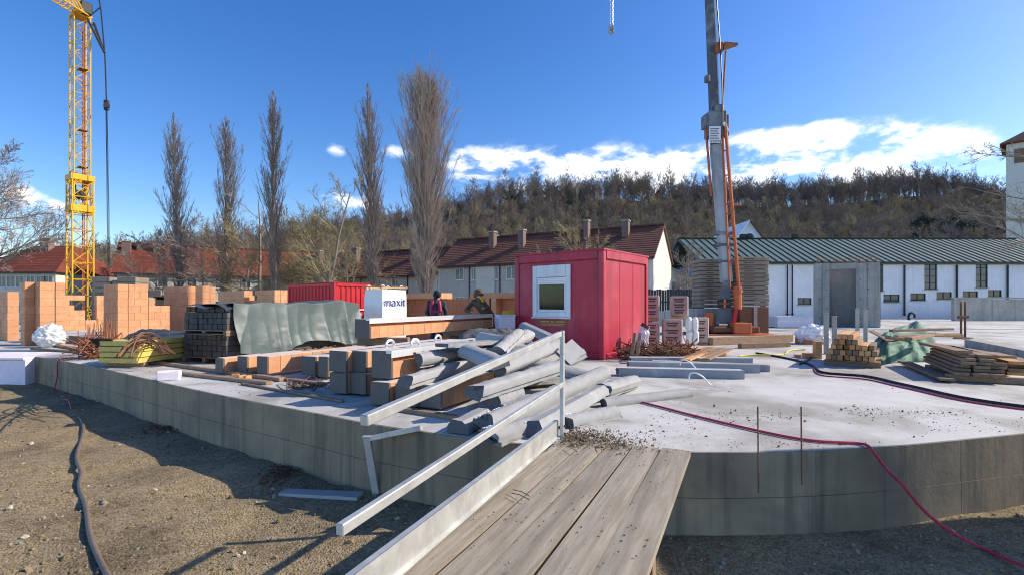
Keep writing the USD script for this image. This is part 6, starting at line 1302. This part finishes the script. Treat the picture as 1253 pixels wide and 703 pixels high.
# ------------------------------------------------------------------ workers
def sweep_body(bones, res=.02, it=8):
    mf = manifold3d.Manifold; parts_ = []
    for a, b, ra, rb in bones:
        parts_.append(mf.batch_hull([mf.sphere(ra, 14).translate(list(map(float, a))), mf.sphere(rb, 14).translate(list(map(float, b)))]))
    m = mf.batch_boolean(parts_, manifold3d.OpType.Add).refine_to_length(res).to_mesh()
    t = trimesh.Trimesh(m.vert_properties[:, :3], m.tri_verts, process=True); trimesh.smoothing.filter_taubin(t, iterations=it); return T(t.vertices, t.faces)
def person(label, loc, J, top, legs, hat, extra=None, vest=None):
    """J: joints in the thing's frame (x right, y away, z up)"""
    t = thing('person', label, 'person', loc)
    J = {k: np.array(v, float) for k, v in J.items()}; n = nrm
    bones = [(J['pelvis'], J['chest'], .13, .15), (J['chest'], J['neck'], .13, .06), (J['neck'], J['head'], .055, .07)]
    sk = [(J['neck'], J['head'], .058, .07)]
    legs_b, arms_b = [], []
    for s in 'lr':
        legs_b += [(J['hip_' + s], J['knee_' + s], .095, .062), (J['knee_' + s], J['ankle_' + s], .06, .042)]
        arms_b += [(J['shoulder_' + s], J['elbow_' + s], .058, .045), (J['elbow_' + s], J['wrist_' + s], .043, .03)]
    legs_b += [(J['pelvis'], J['hip_l'], .12, .1), (J['pelvis'], J['hip_r'], .12, .1)]
    tor = [(J['pelvis'], J['chest'], .135, .155), (J['chest'], J['shoulder_l'], .13, .062), (J['chest'], J['shoulder_r'], .13, .062), (J['chest'], J['neck'], .12, .062)]
    fwd = n(J['face'] - J['head'])
    skull = [(J['head'] - fwd * .015 + [0, 0, .025], J['head'] + fwd * .02 + [0, 0, .0], .095, .085), (J['head'] + fwd * .03 - [0, 0, .05], J['head'] + fwd * .045 - [0, 0, .075], .062, .045), (J['head'] + fwd * .09 + [0, 0, .0], J['head'] + fwd * .108 - [0, 0, .028], .012, .016)]
    sd = n(np.cross(fwd, (0, 0, 1)))
    for s in (-1, 1): skull.append((J['head'] + sd * s * .088 - [0, 0, .0], J['head'] + sd * s * .092 + [0, 0, .03], .018, .02))
    hands = []
    for s in 'lr':
        w = J['wrist_' + s]; d = n(w - J['elbow_' + s]); cr = n(np.cross(d, (0, 0, 1.)) + 1e-6); dn = np.cross(cr, d) * -1
        palm = w + d * .075; hands.append((w, palm, .03, .036)); hands.append((palm - cr * .022, palm + cr * .022, .026, .026))
        for q, ln in enumerate((.062, .074, .07, .055)):
            b0_ = palm + cr * (-.03 + .02 * q) + d * .01; k1 = b0_ + d * ln * .55 + dn * .006; k2 = k1 + d * ln * .4 + dn * .025; hands += [(b0_, k1, .011, .0095), (k1, k2, .0095, .008)]
        th = w + d * .03 - cr * .03; hands += [(th, th - cr * .03 + d * .03, .013, .011), (th - cr * .03 + d * .03, th - cr * .032 + d * .06, .011, .009)]
    sock = [(J['ankle_' + s], J['ankle_' + s] - [0, 0, .04], .042, .042) for s in 'lr']
    part(t, 'body', sweep_body(sk + skull + hands + sock + [(a, b, ra * .9, rb * .9) for a, b, ra, rb in tor + arms_b + legs_b], .02, 6), m_skin, smooth=True)
    inf = lambda bs, k: [(a, b, ra + k, rb + k) for a, b, ra, rb in bs]
    part(t, 'jacket', jit(sweep_body(inf(tor + arms_b, .018), .03, 6), .014, 9), top, smooth=True); part(t, 'trousers', jit(sweep_body(inf(legs_b, .016), .03, 6), .014, 9), legs, smooth=True)
    for s in 'lr':
        a_ = J['ankle_' + s]; part(t, 'boot', sweep_body([(a_, a_ * [1, 1, 0] + [0, 0, .05], .052, .05), (a_ * [1, 1, 0] + [0, 0, .05], a_ * [1, 1, 0] + np.r_[fwd[:2] * .17, .042], .05, .04)], .03, 4), m_dark, smooth=True)
    h = J['head']
    for s in (-1, 1): part(t, 'eye', trimesh.creation.icosphere(2, .011).apply_translation(h + fwd * .092 + sd * s * .032 + [0, 0, .012]), m_dark)
    part(t, 'mouth', bar(h + fwd * .098 - sd * .022 - [0, 0, .06], h + fwd * .098 + sd * .022 - [0, 0, .06], .008, .008), m_rusto)
    part(t, 'hair', sweep_body([(h - fwd * .04 + [0, 0, .02], h - fwd * .05 - [0, 0, .05], .088, .06)], .02, 4), m_hair, smooth=True)
    hat(t, h, fwd, sd)
    return t, J
def beanie(t, h, fwd, sd):
    part(t, 'beanie', jit(sweep_body([(h - fwd * .012 + [0, 0, .055], h - fwd * .03 + [0, 0, .10], .105, .075)], .02, 5), .006, 20), m_beanie, smooth=True)
    part(t, 'beanie_cuff', sweep_body([(h - fwd * .012 + sd * .02 + [0, 0, .04], h - fwd * .012 - sd * .02 + [0, 0, .04], .104, .104)], .02, 3), m_beanie, smooth=True)
def brown_hat(t, h, fwd, sd):
    up_ = nrm(np.cross(sd, fwd)); up_ = up_ if up_[2] > 0 else -up_
    part(t, 'hood', jit(sweep_body([(h - fwd * .03 + up_ * .04, h - fwd * .06 - up_ * .06, .125, .10), (h + up_ * .06, h + fwd * .04 + up_ * .06, .10, .09)], .02, 5), .012, 14), m_cloth_brown, smooth=True)
    part(t, 'brim', jit(sweep_body([(h + fwd * .03 + up_ * .06, h + fwd * .13 + up_ * .045, .05, .03), (h + fwd * .10 + sd * .06 + up_ * .05, h + fwd * .10 - sd * .06 + up_ * .05, .03, .03)], .02, 5), .006, 14), m_cloth_brown, smooth=True)
w1p = Q(534, 14.2, 0)
w1, J1 = person('person seen from behind in black beanie and dark jacket with red back panels', w1p, dict(pelvis=(0, 0, .93), chest=(.0, .02, 1.22), neck=(0, .03, 1.40), head=(.015, .05, 1.53), face=(.09, .14, 1.52), hip_l=(-.1, 0, .88), hip_r=(.1, 0, .88), knee_l=(-.11, .03, .48), knee_r=(.11, .02, .48), ankle_l=(-.12, -.02, .09), ankle_r=(.12, -.02, .09),
    shoulder_l=(-.2, .02, 1.33), shoulder_r=(.2, .02, 1.33), elbow_l=(-.27, .02, 1.06), elbow_r=(.27, .04, 1.06), wrist_l=(-.22, .2, .93), wrist_r=(.22, .22, .93)), m_cloth_dark, m_cloth_dark, beanie)
for s in (-1, 1): part(w1, 'red_panel', jit(sweep_body([((s * .10, -.115, 1.36), (s * .13, -.15, 1.12), .05, .055)], .02, 4), .008, 14), m_redhose, smooth=True)
part(w1, 'red_panel', jit(sweep_body([((-.1, -.15, 1.1), (.1, -.15, 1.1), .05, .05)], .02, 4), .008, 14), m_redhose, smooth=True)
w2p = Q(598, 14.0, 0)
w2, J2 = person('person in brown coat and hood bending over the topmost shutter box beside the cabin', w2p, dict(pelvis=(.02, 0, .98), chest=(-.24, -.03, 1.30), neck=(-.32, -.05, 1.46), head=(-.28, -.08, 1.58), face=(-.20, -.16, 1.51), hip_l=(.02, -.1, .92), hip_r=(.04, .1, .92), knee_l=(-.02, -.12, .50), knee_r=(.12, .12, .50), ankle_l=(.06, -.12, .09), ankle_r=(.2, .14, .09),
    shoulder_l=(-.44, -.08, 1.36), shoulder_r=(-.2, .16, 1.38), elbow_l=(-.62, -.14, 1.14), elbow_r=(-.06, -.02, 1.14), wrist_l=(-.48, -.34, 1.10), wrist_r=(-.12, -.24, 1.18)), m_cloth_brown, m_cloth_camo, brown_hat)
part(w2, 'yellow_scarf', jit(sweep_body([((-.21, -.15, 1.50), (-.16, -.18, 1.40), .05, .04)], .02, 4), .01, 12), m_yellow, smooth=True)
# pale box and yellow crate behind the heap
bxp = Q(611, 12.6, 0); zt2 = ZY(386, 12.6)
s_ = thing('pale_box', 'lilac white foam box standing behind the foam heap beside the cabin', 'box', bxp, math.radians(20))
part(s_, 'body', cbx(0, 0, .0, .44, .35, zt2, .01), m_xps); part(s_, 'lid', cbx(-.01, -.01, zt2 + .002, .45, .36, zt2 + .03, .006), m_xps)
yc = thing('yellow_crate', 'yellow crate behind the pale box beside the cabin', 'crate', bxp + [.12, .5, 0], math.radians(8))
part(yc, 'side', cat([cbx(0, 0, 0, .5, .03, zt2 + .12, .004), cbx(0, .4, 0, .5, .43, zt2 + .12, .004), cbx(0, .032, 0, .03, .398, zt2 + .12, .004), cbx(.47, .032, 0, .5, .398, zt2 + .12, .004)]), m_yellow); part(yc, 'rim', cat([cbx(-.015, -.015, zt2 + .09, .515, -.001, zt2 + .125, .003)]), m_yellow); part(yc, 'base', bx(.032, .032, .005, .468, .398, .03), m_yellow)
